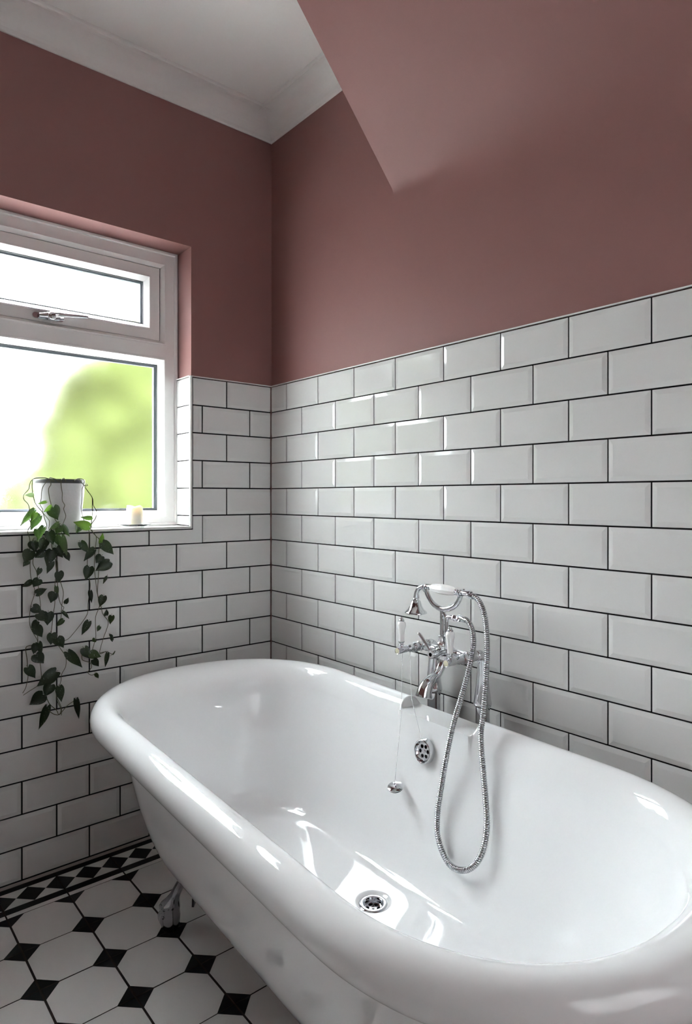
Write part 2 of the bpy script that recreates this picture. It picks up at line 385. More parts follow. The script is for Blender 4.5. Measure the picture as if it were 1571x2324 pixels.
LEAVES=[((0.0377,-0.8878,1.0225),(0.0358,-0.906,0.9872),0.0334,'d'),((0.0328,-0.8933,0.9934),(0.0305,-0.9087,0.9768),0.0203,'d'),((0.0352,-0.8818,1.0511),(0.0395,-0.8775,1.0206),0.0277,'d'),((0.0323,-0.8485,1.0554),(0.0402,-0.8561,1.0121),0.0251,'d'),((0.0377,-0.8527,1.0191),(0.0393,-0.8775,1.0016),0.025,'d'),((0.0375,-0.8278,1.0207),(0.0428,-0.8444,0.9734),0.0311,'d'),((0.0431,-0.8294,0.9871),(0.0441,-0.8448,0.9506),0.0183,'d'),((0.0377,-0.8153,1.0305),(0.0412,-0.7966,0.9968),0.0297,'d'),((0.0531,-0.807,1.065),(0.0515,-0.7883,1.0001),0.0222,'g'),((0.0417,-0.7883,1.0114),(0.0491,-0.7796,0.9859),0.018,'d'),((0.0375,-0.8097,0.955),(0.0332,-0.8079,0.9199),0.0262,'d'),((0.0338,-0.8639,0.9681),(0.0372,-0.8708,0.9455),0.0161,'d'),((0.0408,-0.8867,0.9297),(0.0481,-0.9154,0.9165),0.0189,'d'),((0.0437,-0.8678,0.9371),(0.0395,-0.8829,0.9132),0.0257,'d'),((0.033,-0.8732,0.8912),(0.0292,-0.8392,0.9032),0.0211,'d'),((0.033,-0.8154,0.908),(0.0363,-0.8116,0.8776),0.0143,'g'),((0.0437,-0.8212,0.8895),(0.0501,-0.834,0.8608),0.0311,'d'),((0.0341,-0.7875,0.853),(0.0399,-0.7797,0.871),0.0126,'d'),((0.035,-0.8831,0.8516),(0.0338,-0.8552,0.8322),0.0256,'d'),((0.0417,-0.8673,0.8318),(0.035,-0.841,0.8012),0.0277,'d'),((0.0315,-0.8373,0.8293),(0.0368,-0.8415,0.7897),0.0311,'d'),((0.0347,-0.8691,0.8061),(0.0324,-0.8865,0.7876),0.0181,'d'),((0.0393,-0.8748,0.7929),(0.0421,-0.8574,0.7568),0.0277,'d'),((0.0301,-0.7969,0.8256),(0.0275,-0.7749,0.8003),0.0108,'d'),((0.037,-0.7948,0.8023),(0.0368,-0.8151,0.7828),0.0156,'g'),((0.0334,-0.8295,0.7639),(0.0347,-0.8326,0.7285),0.0311,'d'),((0.0453,-0.816,0.7477),(0.0435,-0.795,0.7146),0.0311,'d'),((0.0387,-0.8679,0.7414),(0.0326,-0.8555,0.702),0.0193,'d'),((0.0344,-0.8728,0.7364),(0.037,-0.881,0.7069),0.0205,'d'),((0.0318,-0.8716,0.7065),(0.038,-0.8509,0.6758),0.0345,'d'),((0.0445,-0.8988,0.6727),(0.0381,-0.8753,0.6324),0.0266,'d'),((0.0451,-0.783,0.7025),(0.043,-0.7381,0.6429),0.0285,'d'),((0.0424,-0.7437,1.0439),(0.0465,-0.7194,1.0072),0.0219,'d'),((0.0347,-0.6997,1.0183),(0.0375,-0.7319,0.982),0.0293,'d'),((0.0405,-0.7165,0.9628),(0.0454,-0.73,0.9206),0.0291,'d'),((0.0342,-0.7116,0.8841),(0.0383,-0.7078,0.8448),0.0129,'d'),((0.0454,-0.6775,1.0395),(0.0481,-0.6409,0.9989),0.0294,'d'),((0.0386,-0.6782,1.0345),(0.0324,-0.67,1.0712),0.0149,'b'),((0.0379,-0.6765,0.9956),(0.0355,-0.6939,0.9732),0.0264,'d'),((0.0415,-0.6516,0.974),(0.0443,-0.6984,0.9496),0.0328,'d'),((0.0391,-0.6594,0.9275),(0.034,-0.6712,0.904),0.0131,'d'),((0.0403,-0.6712,0.8648),(0.0424,-0.6841,0.8307),0.0233,'d'),((0.0329,-0.6609,0.8004),(0.0391,-0.6613,0.8212),0.0138,'d'),((0.0405,-0.6444,0.7979),(0.0345,-0.6475,0.7682),0.0182,'g'),((0.0449,-0.7195,0.7891),(0.0392,-0.7398,0.746),0.0208,'d'),((0.0353,-0.6826,0.7666),(0.0388,-0.692,0.7517),0.0149,'g'),((0.0396,-0.6431,0.7286),(0.0404,-0.6537,0.7412),0.0088,'d'),((0.0404,-0.6443,0.7258),(0.0397,-0.6422,0.7106),0.01,'d'),((0.035,-0.6953,0.7258),(0.0298,-0.7041,0.7201),0.0148,'g'),((0.0311,-0.7299,0.7025),(0.0346,-0.7131,0.6668),0.0322,'d'),((0.0421,-0.7141,0.6852),(0.0428,-0.6791,0.6681),0.0261,'g'),((0.0418,-0.705,0.6653),(0.0396,-0.6862,0.6386),0.0203,'d'),((0.0343,-0.6558,0.6753),(0.0324,-0.6629,0.6292),0.0132,'d'),((0.044,-0.6447,0.6701),(0.0366,-0.6324,0.6797),0.005,'g'),((0.0381,-0.6963,0.6184),(0.034,-0.6852,0.5992),0.0111,'g'),((0.0423,-0.8165,0.6439),(0.04,-0.873,0.6069),0.0356,'d'),((0.0353,-0.8284,0.6288),(0.0338,-0.8416,0.6006),0.0314,'g'),((0.0387,-0.8312,0.606),(0.043,-0.8499,0.5721),0.0313,'d'),((0.0356,-0.8067,0.5955),(0.0412,-0.8013,0.5462),0.0232,'d'),((0.0318,-0.8528,0.5794),(0.0281,-0.891,0.5532),0.0395,'d'),((0.0316,-0.842,0.5397),(0.0254,-0.8636,0.469),0.025,'d'),((0.0425,-0.7573,0.546),(0.0461,-0.7496,0.4808),0.0167,'d'),((0.0397,-0.8795,1.1473),(0.0347,-0.9158,1.0999),0.0185,'m'),((0.0443,-0.8636,1.1307),(0.0482,-0.8892,1.0873),0.0278,'m'),((0.0523,-0.8789,1.1403),(0.0563,-0.8921,1.1121),0.0164,'b'),((0.0478,-0.8549,1.0955),(0.0422,-0.8726,1.0495),0.0186,'m'),((0.044,-0.8277,1.1561),(0.0391,-0.8106,1.1155),0.0376,'d'),((0.0466,-0.8333,1.1593),(0.0476,-0.8562,1.1409),0.0135,'b'),((0.04,-0.8451,1.1718),(0.036,-0.8701,1.1657),0.0094,'b'),((0.0516,-0.8838,1.1935),(0.0441,-0.9059,1.1931),0.0123,'p'),((0.0521,-0.7135,1.1217),(0.0583,-0.7487,1.1236),0.0162,'b'),((0.055,-0.7208,1.0928),(0.0531,-0.769,1.109),0.0269,'b'),((0.0471,-0.7432,1.105),(0.0484,-0.7594,1.0725),0.0236,'m'),((0.0487,-0.8004,1.0981),(0.0563,-0.7806,1.063),0.0179,'m'),((0.0497,-0.8056,1.0962),(0.0465,-0.8196,1.0735),0.0231,'g'),((0.0532,-0.8135,1.107),(0.0529,-0.8427,1.085),0.0146,'g'),((0.048,-0.8385,1.0815),(0.0517,-0.8278,1.0397),0.027,'d'),((0.036,-0.8177,1.0677),(0.0404,-0.809,1.034),0.021,'g'),((0.0492,-0.8743,1.0889),(0.0491,-0.8714,1.0601),0.0164,'m'),((0.0384,-0.8457,1.0564),(0.0377,-0.8609,1.0219),0.027,'d'),((0.0331,-0.877,1.0492),(0.0336,-0.8733,1.0202),0.0247,'d')]
HOSE=[(1.0977,-0.104,0.9337),(1.1195,-0.106,0.9308),(1.1381,-0.108,0.9154),(1.1546,-0.113,0.8871),(1.1688,-0.124,0.8468),(1.1811,-0.138,0.8076),(1.1918,-0.155,0.7589),(1.1997,-0.17,0.7104),(1.2058,-0.186,0.6629),(1.2062,-0.193,0.6333),(1.2131,-0.2,0.5954),(1.2251,-0.207,0.5393),(1.2386,-0.216,0.4854),(1.2498,-0.227,0.4426),(1.2526,-0.24,0.3981),(1.2409,-0.252,0.3596),(1.2112,-0.258,0.3318),(1.1705,-0.257,0.3228),(1.1376,-0.251,0.3388),(1.1115,-0.241,0.3724),(1.1038,-0.231,0.4199),(1.1077,-0.221,0.483),(1.116,-0.211,0.5585),(1.1277,-0.2,0.6348),(1.1426,-0.188,0.7006),(1.1469,-0.17,0.7522),(1.1429,-0.15,0.7915),(1.1362,-0.135,0.8209),(1.1196,-0.12,0.8495),(1.0961,-0.109,0.867),(1.0713,-0.104,0.8708)]

# ------------------------------------------------------------------ room shell
H_CEIL = 2.67
X1, Y1 = 2.90, -2.30            # far sides of the room, behind the camera
WIN = (-1.257, -0.340, 1.072, 2.101)   # window opening: y0, y1, z0, z1
PL = 0.006                       # plaster lies this far behind the tile faces

def rects_with_hole(a0, a1, b0, b1, hole):
    h0, h1, k0, k1 = hole
    return [(a0, h0, b0, b1), (h1, a1, b0, b1), (h0, h1, b0, k0), (h0, h1, k1, b1)]

bm = bmesh.new()
for y0, y1, z0, z1 in rects_with_hole(Y1 - 0.12, 0.15, -0.05, H_CEIL + 0.1, WIN):
    box(bm, (-0.24, y0, z0), (-PL, y1, z1))
wall_left = struct(link('wall_left', bm, M_PINK), 'dusky pink painted wall with the window, white tiled below', 'wall')
bm = bmesh.new()
box(bm, (-PL, PL, -0.05), (X1 + 0.12, 0.15, H_CEIL + 0.1))
wall_back = struct(link('wall_back', bm, M_PINK), 'pink painted wall behind the bath taps, white tiled below', 'wall')
FILL_WIN = (-1.20, -0.10, 0.95, 2.10)          # unseen window added behind the camera for fill light
bm = bmesh.new()
for y0, y1, z0, z1 in rects_with_hole(Y1 - 0.12, PL, -0.05, H_CEIL + 0.1, FILL_WIN):
    box(bm, (X1, y0, z0), (X1 + 0.12, y1, z1))
wall_right = struct(link('wall_right', bm, M_PINK), 'plain pink wall behind the camera at the bath end', 'wall')
bm = bmesh.new()
box(bm, (-PL, Y1 - 0.12, -0.05), (X1, Y1, H_CEIL + 0.1))
wall_front = struct(link('wall_front', bm, M_PINK), 'pink wall facing the bath from behind the camera, white tiled below', 'wall')
bm = bmesh.new()
box(bm, (-PL, Y1, H_CEIL), (X1, PL, H_CEIL + 0.1))
ceiling = struct(link('ceiling', bm, M_CEIL), 'flat white ceiling above the window corner', 'ceiling')

# cove cornice: concave moulding along the walls
def cove_profile():
    pts = [(-0.002, 2.596), (0.005, 2.5965), (0.008, 2.600)]
    for i in range(1, 9):
        a = i / 9 * PI / 2
        pts.append((0.008 + 0.088 * (1 - math.cos(a)) , 2.600 + 0.060 * math.sin(a)))
    pts += [(0.0965, 2.6585), (0.100, 2.6560), (0.1045, 2.6575), (0.106, 2.6625), (0.106, 2.672), (-0.002, 2.672)]
    return pts
bm = bmesh.new()
prism(bm, [(x - PL, z) for x, z in cove_profile()], 'y', Y1, PL)
o = struct(link('trim_1', bm, M_CEIL), 'white cove cornice along the top of the window wall', 'cornice')
bm = bmesh.new()
prism(bm, [(PL - y, z) for y, z in cove_profile()], 'x', -PL, 0.72)
o = struct(link('trim_2', bm, M_CEIL), 'white cove cornice running from the corner to the sloping soffit', 'cornice')

# sloping soffit: rises from the tap wall, its crease softer away from the corner
bm = bmesh.new()
ZC, SL = 2.155, math.radians(48.4)
prev = None
xs = [0.698 + (X1 - 0.698) * i / 24 for i in range(25)]
for x in xs:
    r = 0.03 + 0.42 * min(1, (x - 0.698) / 1.0)
    tl = r * math.tan((PI / 2 - SL) / 2)
    zc = ZC - 0.035 * max(0, x - 0.698)
    pts = [(PL, H_CEIL), (PL, zc - tl)]
    p0 = Vector((PL, zc - tl)); p1 = Vector((PL, zc)); p2 = Vector((PL - tl * math.cos(SL), zc + tl * math.sin(SL)))
    for k in range(1, 11):
        t = k / 10
        q = p0 * (1 - t) ** 2 + p1 * 2 * t * (1 - t) + p2 * t * t
        pts.append((q.x, q.y))
    for k in range(1, 5):
        t = k / 4
        e = Vector((PL - (H_CEIL + 0.02 - zc) / math.tan(SL), H_CEIL + 0.02))
        q = p2.lerp(e, t)
        pts.append((q.x, q.y))
    ring = [bm.verts.new((x, a, b)) for a, b in pts]
    if prev:
        for i in range(1, len(ring) - 1):
            f = bm.faces.new((prev[i], prev[i + 1], ring[i + 1], ring[i]))
            f.smooth = True
    else:
        bm.faces.new(ring)
    prev = ring
bm.faces.new(prev[::-1])
me = bpy.data.meshes.new('ceiling_sloped')
bmesh.ops.recalc_face_normals(bm, faces=bm.faces)
bm.to_mesh(me); bm.free(); me.materials.append(M_PINK)
me.set_sharp_from_angle(angle=math.radians(35))
struct(obj('ceiling_sloped', me), 'pink sloping soffit above the bath taps', 'ceiling')

# ------------------------------------------------------------------ wall tiles
TOP, PH, PW, GAP = 1.625, 0.101061, 0.202, 0.0034
tile_cache = {}

def tile_mesh(w, h, bl, br):
    """a glazed brick tile lying in u (width), v (height), n (out): bevelled on its uncut ends"""
    key = (round(w, 4), round(h, 4), bl, br)
    if key in tile_cache:
        return tile_cache[key]
    bm = bmesh.new()
    B = 0.0115
    l, r = (B if bl else 0.0008), (B if br else 0.0008)
    bv = B if h > 0.06 else 0.0008
    base, edge, top = -0.0055, -0.0022, 0.0
    v = [[(0, 0, base), (w, 0, base), (w, h, base), (0, h, base)],
         [(0, 0, edge), (w, 0, edge), (w, h, edge), (0, h, edge)],
         [(l, bv, top), (w - r, bv, top), (w - r, h - bv, top), (l, h - bv, top)]]
    vv = [[bm.verts.new(p) for p in row] for row in v]
    for a, b in zip(vv, vv[1:]):
        for i in range(4):
            bm.faces.new((a[i], a[(i + 1) % 4], b[(i + 1) % 4], b[i]))
    bm.faces.new(vv[2])
    me = bpy.data.meshes.new('tile')
    bmesh.ops.recalc_face_normals(bm, faces=bm.faces)
    bm.to_mesh(me); bm.free()
    me.materials.append(M_TILE)
    tile_cache[key] = me
    return me

ROT_LEFT = Matrix(((0, 0, 1), (-1, 0, 0), (0, 1, 0)))     # u -> -y, v -> z, n -> +x   (left wall)
ROT_BACK = Matrix(((1, 0, 0), (0, 0, -1), (0, 1, 0)))     # u -> +x, v -> z, n -> -y   (back wall)
ROT_REV = Matrix(((-1, 0, 0), (0, 0, -1), (0, 1, 0)))     # u -> -x, n -> -y           (window reveal)

def place_tile(me, rot, loc, wall):
    o = bpy.data.objects.new('tile', me)
    COL.objects.link(o)
    o.parent = wall
    tilt = Matrix.Rotation(R.uniform(-0.0022, 0.0022), 3, 'X') @ Matrix.Rotation(R.uniform(-0.0022, 0.0022), 3, 'Y')
    o.matrix_local = Matrix.Translation(loc) @ (rot @ tilt).to_4x4()
    return o

def tile_row(wall, rot, z0, z1, joints, along):
    GAP = 0.0048 if wall.name == 'wall_left' else 0.0039
    for a, b in zip(joints, joints[1:]):
        w = b - a - GAP
        if w < 0.006:
            continue
        full_l = abs((b - a) - PW) < 0.004 or a > 0.01
        full_r = abs((b - a) - PW) < 0.004 or a < 0.01
        me = tile_mesh(w, z1 - z0 - GAP, full_l, full_r)
        place_tile(me, rot, along(a + GAP / 2, z0 + GAP / 2), wall)

def row_z(k):
    z1 = TOP - k * PH
    return max(z1 - PH, 0.004), z1

# back wall
bm = bmesh.new()
box(bm, (-0.001, -0.0002 + 0.004, 0.0), (X1, PL + 0.01, TOP))
g = link('grout', bm, M_GROUT, wall_back)
for k in range(16):
    z0, z1 = row_z(k)
    off = 0.1051 + (0.101 if k % 2 else 0.0)
    js = [0.0]
    x = off - (PW if k % 2 else 0)
    while x < X1 - 0.01:
        if x > 0.02:
            js.append(x)
        x += PW
    tile_row(wall_back, ROT_BACK, z0, z1, js, lambda u, z: (u, 0.0, z))
# left wall (u runs towards -y)
bm = bmesh.new()
for y0, y1, z0, z1 in rects_with_hole(Y1, 0.0, 0.0, TOP, (WIN[0], WIN[1], WIN[2], TOP)):
    if z1 - z0 > 0.001:
        box(bm, (-PL - 0.01, y0, z0), (-0.004, y1, z1))
g = link('grout', bm, M_GROUT, wall_left)
EDGE = 0.3375          # the tiles stop here, next to the window trim
for k in range(16):
    z0, z1 = row_z(k)
    off = 0.0958 + (0.101 if k % 2 == 0 else 0.0)
    js = [0.0] + [off + i * PW for i in range(12) if off + i * PW < -Y1 - 0.02]
    al = lambda u, z: (0.0, -u, z)
    if z0 >= WIN[2] - 0.002:                       # beside the window
        tile_row(wall_left, ROT_LEFT, z0, z1, [j for j in js if j < EDGE - 0.02] + [EDGE], al)
        tile_row(wall_left, ROT_LEFT, z0, z1, [1.262] + [j for j in js if j > 1.30], al)
    elif z1 > WIN[2]:                              # the row the sill cuts into
        zs = 1.0705
        inside = [j for j in js if j < EDGE]
        tile_row(wall_left, ROT_LEFT, z0, z1, inside, al)
        a, b = inside[-1], [j for j in js if j > EDGE][0]
        bm = bmesh.new()                           # the L-shaped tile round the sill corner
        aa, bb = -(a + GAP / 2), -(b - GAP / 2)
        prism(bm, [(aa, z0 + GAP / 2), (aa, z1 - GAP / 2), (-EDGE + GAP / 2, z1 - GAP / 2), (-EDGE + GAP / 2, zs - GAP / 2),
                   (bb, zs - GAP / 2), (bb, z0 + GAP / 2)], 'x', -0.0055, 0.0)
        link('tile', bm, M_TILE, wall_left)
        under = [j for j in js if EDGE < j < 1.25] + [1.262]
        tile_row(wall_left, ROT_LEFT, z0, zs, under, al)
        tile_row(wall_left, ROT_LEFT, z0, z1, [1.262] + [j for j in js if j > 1.30], al)
    else:
        tile_row(wall_left, ROT_LEFT, z0, z1, js, al)
# window reveal tiles, beside the frame up to the tile line
bm = bmesh.new()
box(bm, (-0.128, -0.3445, WIN[2]), (-0.004, WIN[1] + 0.005, TOP))
link('grout', bm, M_GROUT, wall_left)
for k in range(6):
    z0, z1 = row_z(k)
    z0 = max(z0, 1.083)
    me = tile_mesh(0.1235, z1 - z0 - GAP, False, False)
    place_tile(me, ROT_REV, (-0.0045, -0.349, z0 + GAP / 2), wall_left)

# the same tiling on the wall behind the camera, one joined piece (seen only in reflections)
bm = bmesh.new()
for k in range(16):
    z0, z1 = row_z(k)
    x = (0.101 if k % 2 else 0.0)
    while x < X1 - 0.21:
        box(bm, (x + 0.002, Y1 + 0.002, z0 + 0.002), (x + PW - 0.002, Y1 + 0.007, z1 - 0.002))
        x += PW
o = link('tile', bm, M_TILE, wall_front)
o['kind'] = 'stuff'
bm = bmesh.new()
box(bm, (0, Y1 - 0.01, 0), (X1, Y1 + 0.003, TOP))
link('grout', bm, M_GROUT, wall_front)

# white edging strips on the tiles
bm = bmesh.new()
box(bm, (-0.008, PL - 0.003, TOP + 0.0016), (X1, 0.02, TOP + 0.0048))
box(bm, (-0.001, -0.0014, TOP + 0.0016), (X1, PL, TOP + 0.0048))
struct(link('trim_3', bm, M_TRIM), 'thin white edging strip on top of the tap wall tiles', 'tile trim')
bm = bmesh.new()
box(bm, (-0.02, -EDGE - 0.008, TOP + 0.0016), (0.0014, 0.0, TOP + 0.0048))
box(bm, (-0.126, -EDGE - 0.0135, TOP + 0.0016), (-0.003, -EDGE - 0.002, TOP + 0.0048))
struct(link('trim_4', bm, M_TRIM), 'thin white edging strip on top of the tiles beside the window', 'tile trim')
bm = bmesh.new()
prism(bm, [(0.0015, -0.3395), (0.0015, -0.345), (-0.001, -0.3475), (-0.006, -0.3475), (-0.006, -0.3395)], 'z', 1.075, TOP + 0.002)
struct(link('trim_5', bm, M_TRIM), 'white upright edging strip at the tiled window corner', 'tile trim')
bm = bmesh.new()
prism(bm, [(0.0015, -1.2605), (0.0015, -1.2555), (-0.001, -1.253), (-0.006, -1.253), (-0.006, -1.2605)], 'z', 1.075, TOP + 0.002)
struct(link('trim_7', bm, M_TRIM), 'white upright edging strip at the far left side of the window', 'tile trim')
bm = bmesh.new()
prism(bm, [(-0.131, 1.0725), (0.003, 1.0725), (0.0045, 1.076), (0.003, 1.0815), (-0.131, 1.0815)], 'y', -1.256, -0.3415)
struct(link('trim_6', bm, M_TRIM), 'white tiled window sill with a thin edging strip', 'window sill')
# caulk along the floor
bm = bmesh.new()
prism(bm, [(-0.002, 0.0), (0.0055, 0.0), (0.003, 0.004), (0.0003, 0.006), (-0.002, 0.006)], 'y', Y1, 0.0)
struct(link('baseboard_left', bm, M_CAULK), 'thin stained line of caulk between wall tiles and floor', 'caulk line')

# ------------------------------------------------------------------ floor
bm = bmesh.new()
box(bm, (-PL, Y1, -0.12), (X1, PL, -0.0035))
floor = struct(link('floor', bm, M_FGROUT), 'black and white patterned tiled floor', 'floor')
FX, FY, X0F, Y0F = 0.1703, 0.1675, 0.160, -0.812
GX, GY = 0.0020, 0.0042

def floor_tile_mesh(w, d, c=0.0415):
    bm = bmesh.new()
    def sq(z, e):
        return [bm.verts.new(p) for p in ((e, e, z), (w - e, e, z), (w - e, d - e, z), (e, d - e, z))]
    lo = sq(-0.0045, 0)
    mid = sq(-0.0009, 0)
    e = 0.0006
    hi = sq(0.0, e)
    if c:
        cc = lambda x, y: bm.verts.new((x, y, 0.0))
        oc = [cc(c, e), cc(w - c, e), cc(w - e, c), cc(w - e, d - c), cc(w - c, d - e), cc(c, d - e), cc(e, d - c), cc(e, c)]
        bm.faces.new(oc).material_index = 0
        for k, (a, b) in enumerate(((7, 0), (1, 2), (3, 4), (5, 6))):
            bm.faces.new((hi[k], oc[b], oc[a])).material_index = 1
        top = [hi[0], oc[0], oc[1], hi[1], oc[2], oc[3], hi[2], oc[4], oc[5], hi[3], oc[6], oc[7]]
        per = [[hi[0], oc[0], oc[1], hi[1]], [hi[1], oc[2], oc[3], hi[2]], [hi[2], oc[4], oc[5], hi[3]], [hi[3], oc[6], oc[7], hi[0]]]
        for i in range(4):
            bm.faces.new([mid[i], mid[(i + 1) % 4]] + per[i][::-1]).material_index = 2
    else:
        bm.faces.new(hi)
        for i in range(4):
            bm.faces.new((mid[i], mid[(i + 1) % 4], hi[(i + 1) % 4], hi[i])).material_index = 2
    for i in range(4):
        bm.faces.new((lo[i], lo[(i + 1) % 4], mid[(i + 1) % 4], mid[i])).material_index = 2
    me = bpy.data.meshes.new('floor_tile')
    bmesh.ops.recalc_face_normals(bm, faces=bm.faces)
    bm.to_mesh(me); bm.free()
    me.materials.append(M_FWHITE); me.materials.append(M_FBLACK); me.materials.append(M_FGROUT)
    return me

def put_floor(name, me, x, y, z=0.0):
    o = bpy.data.objects.new(name, me)
    COL.objects.link(o)
    o.parent = floor
    o.location = (x, y, z)
    return o

ft = floor_tile_mesh(FX - GX, FY - GY)
ft_back = floor_tile_mesh(FX - GX, 0.138, None)
nx = int((X1 - X0F) / FX)
for i in range(nx):
    for j in range(-9, 4):
        y = Y0F + j * FY
        if y < Y1:
            continue
        put_floor('floor_tile', ft, X0F + i * FX + GX / 2, y + GY / 2, R.uniform(-0.0003, 0.0003))
    put_floor('floor_tile', ft_back, X0F + i * FX + GX / 2, Y0F + 4 * FY + GY / 2)

def border_mesh(w=0.153, d=FY - GY):
    """border tile along the wall: two black lines with a row of black diamonds between"""
    bm = bmesh.new()
    yv = [0, d / 4, d / 2, 3 * d / 4, d]
    def q(pts, mi):
        f = bm.faces.new([bm.verts.new((x, y, 0.0)) for x, y in pts]); f.material_index = mi
    q([(0, 0), (0.024, 0), (0.024, d), (0, d)], 1)
    q([(0.108, 0), (0.1355, 0), (0.1355, d), (0.108, d)], 1)
    q([(0.1355, 0), (w, 0), (w, d), (0.1355, d)], 0)
    xa, xm, xb = 0.024, 0.066, 0.108
    q([(xa, 0), (xm, d / 4), (xb, 0)], 1)
    q([(xm, d / 4), (xb, d / 2), (xm, 3 * d / 4), (xa, d / 2)], 1)
    q([(xa, d), (xb, d), (xm, 3 * d / 4)], 1)
    q([(xa, 0), (xa, d / 2), (xm, d / 4)], 0)
    q([(xa, d / 2), (xa, d), (xm, 3 * d / 4)], 0)
    q([(xb, 0), (xm, d / 4), (xb, d / 2)], 0)
    q([(xb, d / 2), (xm, 3 * d / 4), (xb, d)], 0)
    bmesh.ops.remove_doubles(bm, verts=bm.verts, dist=1e-5)
    for f in bm.faces:
        if f.normal.z < 0:
            f.normal_flip()
    r = bmesh.ops.extrude_edge_only(bm, edges=[e for e in bm.edges if e.is_boundary])
    for v in [g for g in r['geom'] if isinstance(g, bmesh.types.BMVert)]:
        v.co.z = -0.0045
    for f in [g for g in r['geom'] if isinstance(g, bmesh.types.BMFace)]:
        f.material_index = 2
    me = bpy.data.meshes.new('border_tile')
    bm.to_mesh(me); bm.free()
    me.materials.append(M_FWHITE); me.materials.append(M_FBLACK); me.materials.append(M_FGROUT)
    return me
bt = border_mesh()
for j in range(-9, 5):
    y = Y0F + j * FY
    if y < Y1:
        continue
    if y + FY > 0.01:
        continue
    put_floor('border_tile', bt, 0.0065, y + GY / 2)

# ------------------------------------------------------------------ window
def ring_frame(bm, y0, y1, z0, z1, prof, mi=0):
    """mitred rectangular moulding: prof lists (inset from the rectangle, depth x)"""
    rows = []
    for ins, x in prof:
        rows.append([bm.verts.new((x, a, b)) for a, b in ((y0 + ins, z0 + ins), (y1 - ins, z0 + ins), (y1 - ins, z1 - ins), (y0 + ins, z1 - ins))])
    for a, b in zip(rows, rows[1:]):
        for i in range(4):
            bm.faces.new((a[i], a[(i + 1) % 4], b[(i + 1) % 4], b[i])).material_index = mi

win = empty('window_1', (-0.125, -0.8, 1.0815), 'white framed window with frosted panes above the trailing plant', 'window')
win['kind'] = 'structure'
YA, YB = -1.254, -0.343
bm = bmesh.new()
ring_frame(bm, YA, YB, 1.0815, 2.101, [(0, -0.20), (0, -0.112), (0.003, -0.109), (0.009, -0.1095), (0.0115, -0.1125), (0.012, -0.118),
                                       (0.043, -0.119), (0.043, -0.20)])
box(bm, (-0.20, YA + 0.043, 1.705), (-0.119, YB - 0.043, 1.752))
link('frame', bm, M_UPVC, win)
bm = bmesh.new()
ovolo = [(0, -0.119), (0.0005, -0.1165), (0.006, -0.1158), (0.0075, -0.1185), (0.016, -0.128), (0.0185, -0.136), (0.0195, -0.165)]
ring_frame(bm, YA + 0.043, YB - 0.043, 1.752, 2.058, ovolo)
ring_frame(bm, YA + 0.043, YB - 0.043, 1.1155, 1.705, [(0, -0.119), (0.001, -0.1165), (0.007, -0.1158), (0.0085, -0.1185), (0.019, -0.131), (0.0225, -0.142), (0.0225, -0.175)])
link('glazing_bead', bm, M_UPVC, win, smooth=True, angle=25)
bm = bmesh.new()
SY0, SY1, SZ0, SZ1 = YA + 0.0635, YB - 0.0635, 1.770, 2.039
ring_frame(bm, SY0, SY1, SZ0, SZ1, [(0, -0.19), (0, -0.131), (0.002, -0.129), (0.034, -0.1285), (0.035, -0.126), (0.040, -0.1255), (0.0415, -0.128),
                                    (0.050, -0.138), (0.0555, -0.146), (0.0555, -0.178)])
sash = link('sash', bm, M_UPVC, win, smooth=True, angle=25)
bm = bmesh.new()
ring_frame(bm, SY0 + 0.0555, SY1 - 0.0555, SZ0 + 0.0555, SZ1 - 0.0555, [(-0.001, -0.158), (0.0075, -0.158), (0.0075, -0.171), (-0.001, -0.171)])
ring_frame(bm, YA + 0.0655, YB - 0.0655, 1.138, 1.6825, [(-0.001, -0.158), (0.009, -0.158), (0.009, -0.171), (-0.001, -0.171)])
link('glazing_spacer', bm, M_SPACER, win)
bm = bmesh.new()
ring_frame(bm, SY0 + 0.0555, SY1 - 0.0555, SZ0 + 0.0555, SZ1 - 0.0555, [(-0.002, -0.1475), (0.0022, -0.1475), (0.0022, -0.152), (-0.002, -0.152)])
ring_frame(bm, YA + 0.0655, YB - 0.0655, 1.138, 1.6825, [(-0.002, -0.1475), (0.0022, -0.1475), (0.0022, -0.152), (-0.002, -0.152)])
ring_frame(bm, YA + 0.0624, YB - 0.0624, 1.7688, 2.0402, [(-0.001, -0.133), (0.0012, -0.133), (0.0012, -0.16), (-0.001, -0.16)])
link('gasket', bm, M_GASKET, win)
bm = bmesh.new()
box(bm, (-0.176, SY0 + 0.05, SZ0 + 0.05), (-0.172, SY1 - 0.05, SZ1 - 0.05))
p = link('glass_pane', bm, M_FROST, win)
bm = bmesh.new()
box(bm, (-0.176, YA + 0.061, 1.134), (-0.172, YB - 0.061, 1.687))
p = link('glass_pane', bm, M_FROST, win)
# added window behind the camera: its translucent blind spreads fill light
fill_win = empty('fill_window', (X1, -0.65, 0.95), 'unseen window added behind the camera, its white blind giving fill light', 'window')
fill_win['kind'] = 'structure'
bm = bmesh.new()
ym = (FILL_WIN[0] + FILL_WIN[1]) / 2
for a, b, c, d in ((FILL_WIN[0], FILL_WIN[0] + 0.06, FILL_WIN[2], FILL_WIN[3]), (FILL_WIN[1] - 0.06, FILL_WIN[1], FILL_WIN[2], FILL_WIN[3]), (ym - 0.03, ym + 0.03, FILL_WIN[2], FILL_WIN[3])):
    box(bm, (X1 + 0.05, a, c), (X1 + 0.11, b, d))
for c, d in ((FILL_WIN[2], FILL_WIN[2] + 0.06), (FILL_WIN[3] - 0.06, FILL_WIN[3])):
    box(bm, (X1 + 0.05, FILL_WIN[0], c), (X1 + 0.11, FILL_WIN[1], d))
link('frame', bm, M_UPVC, fill_win)
bm = bmesh.new()
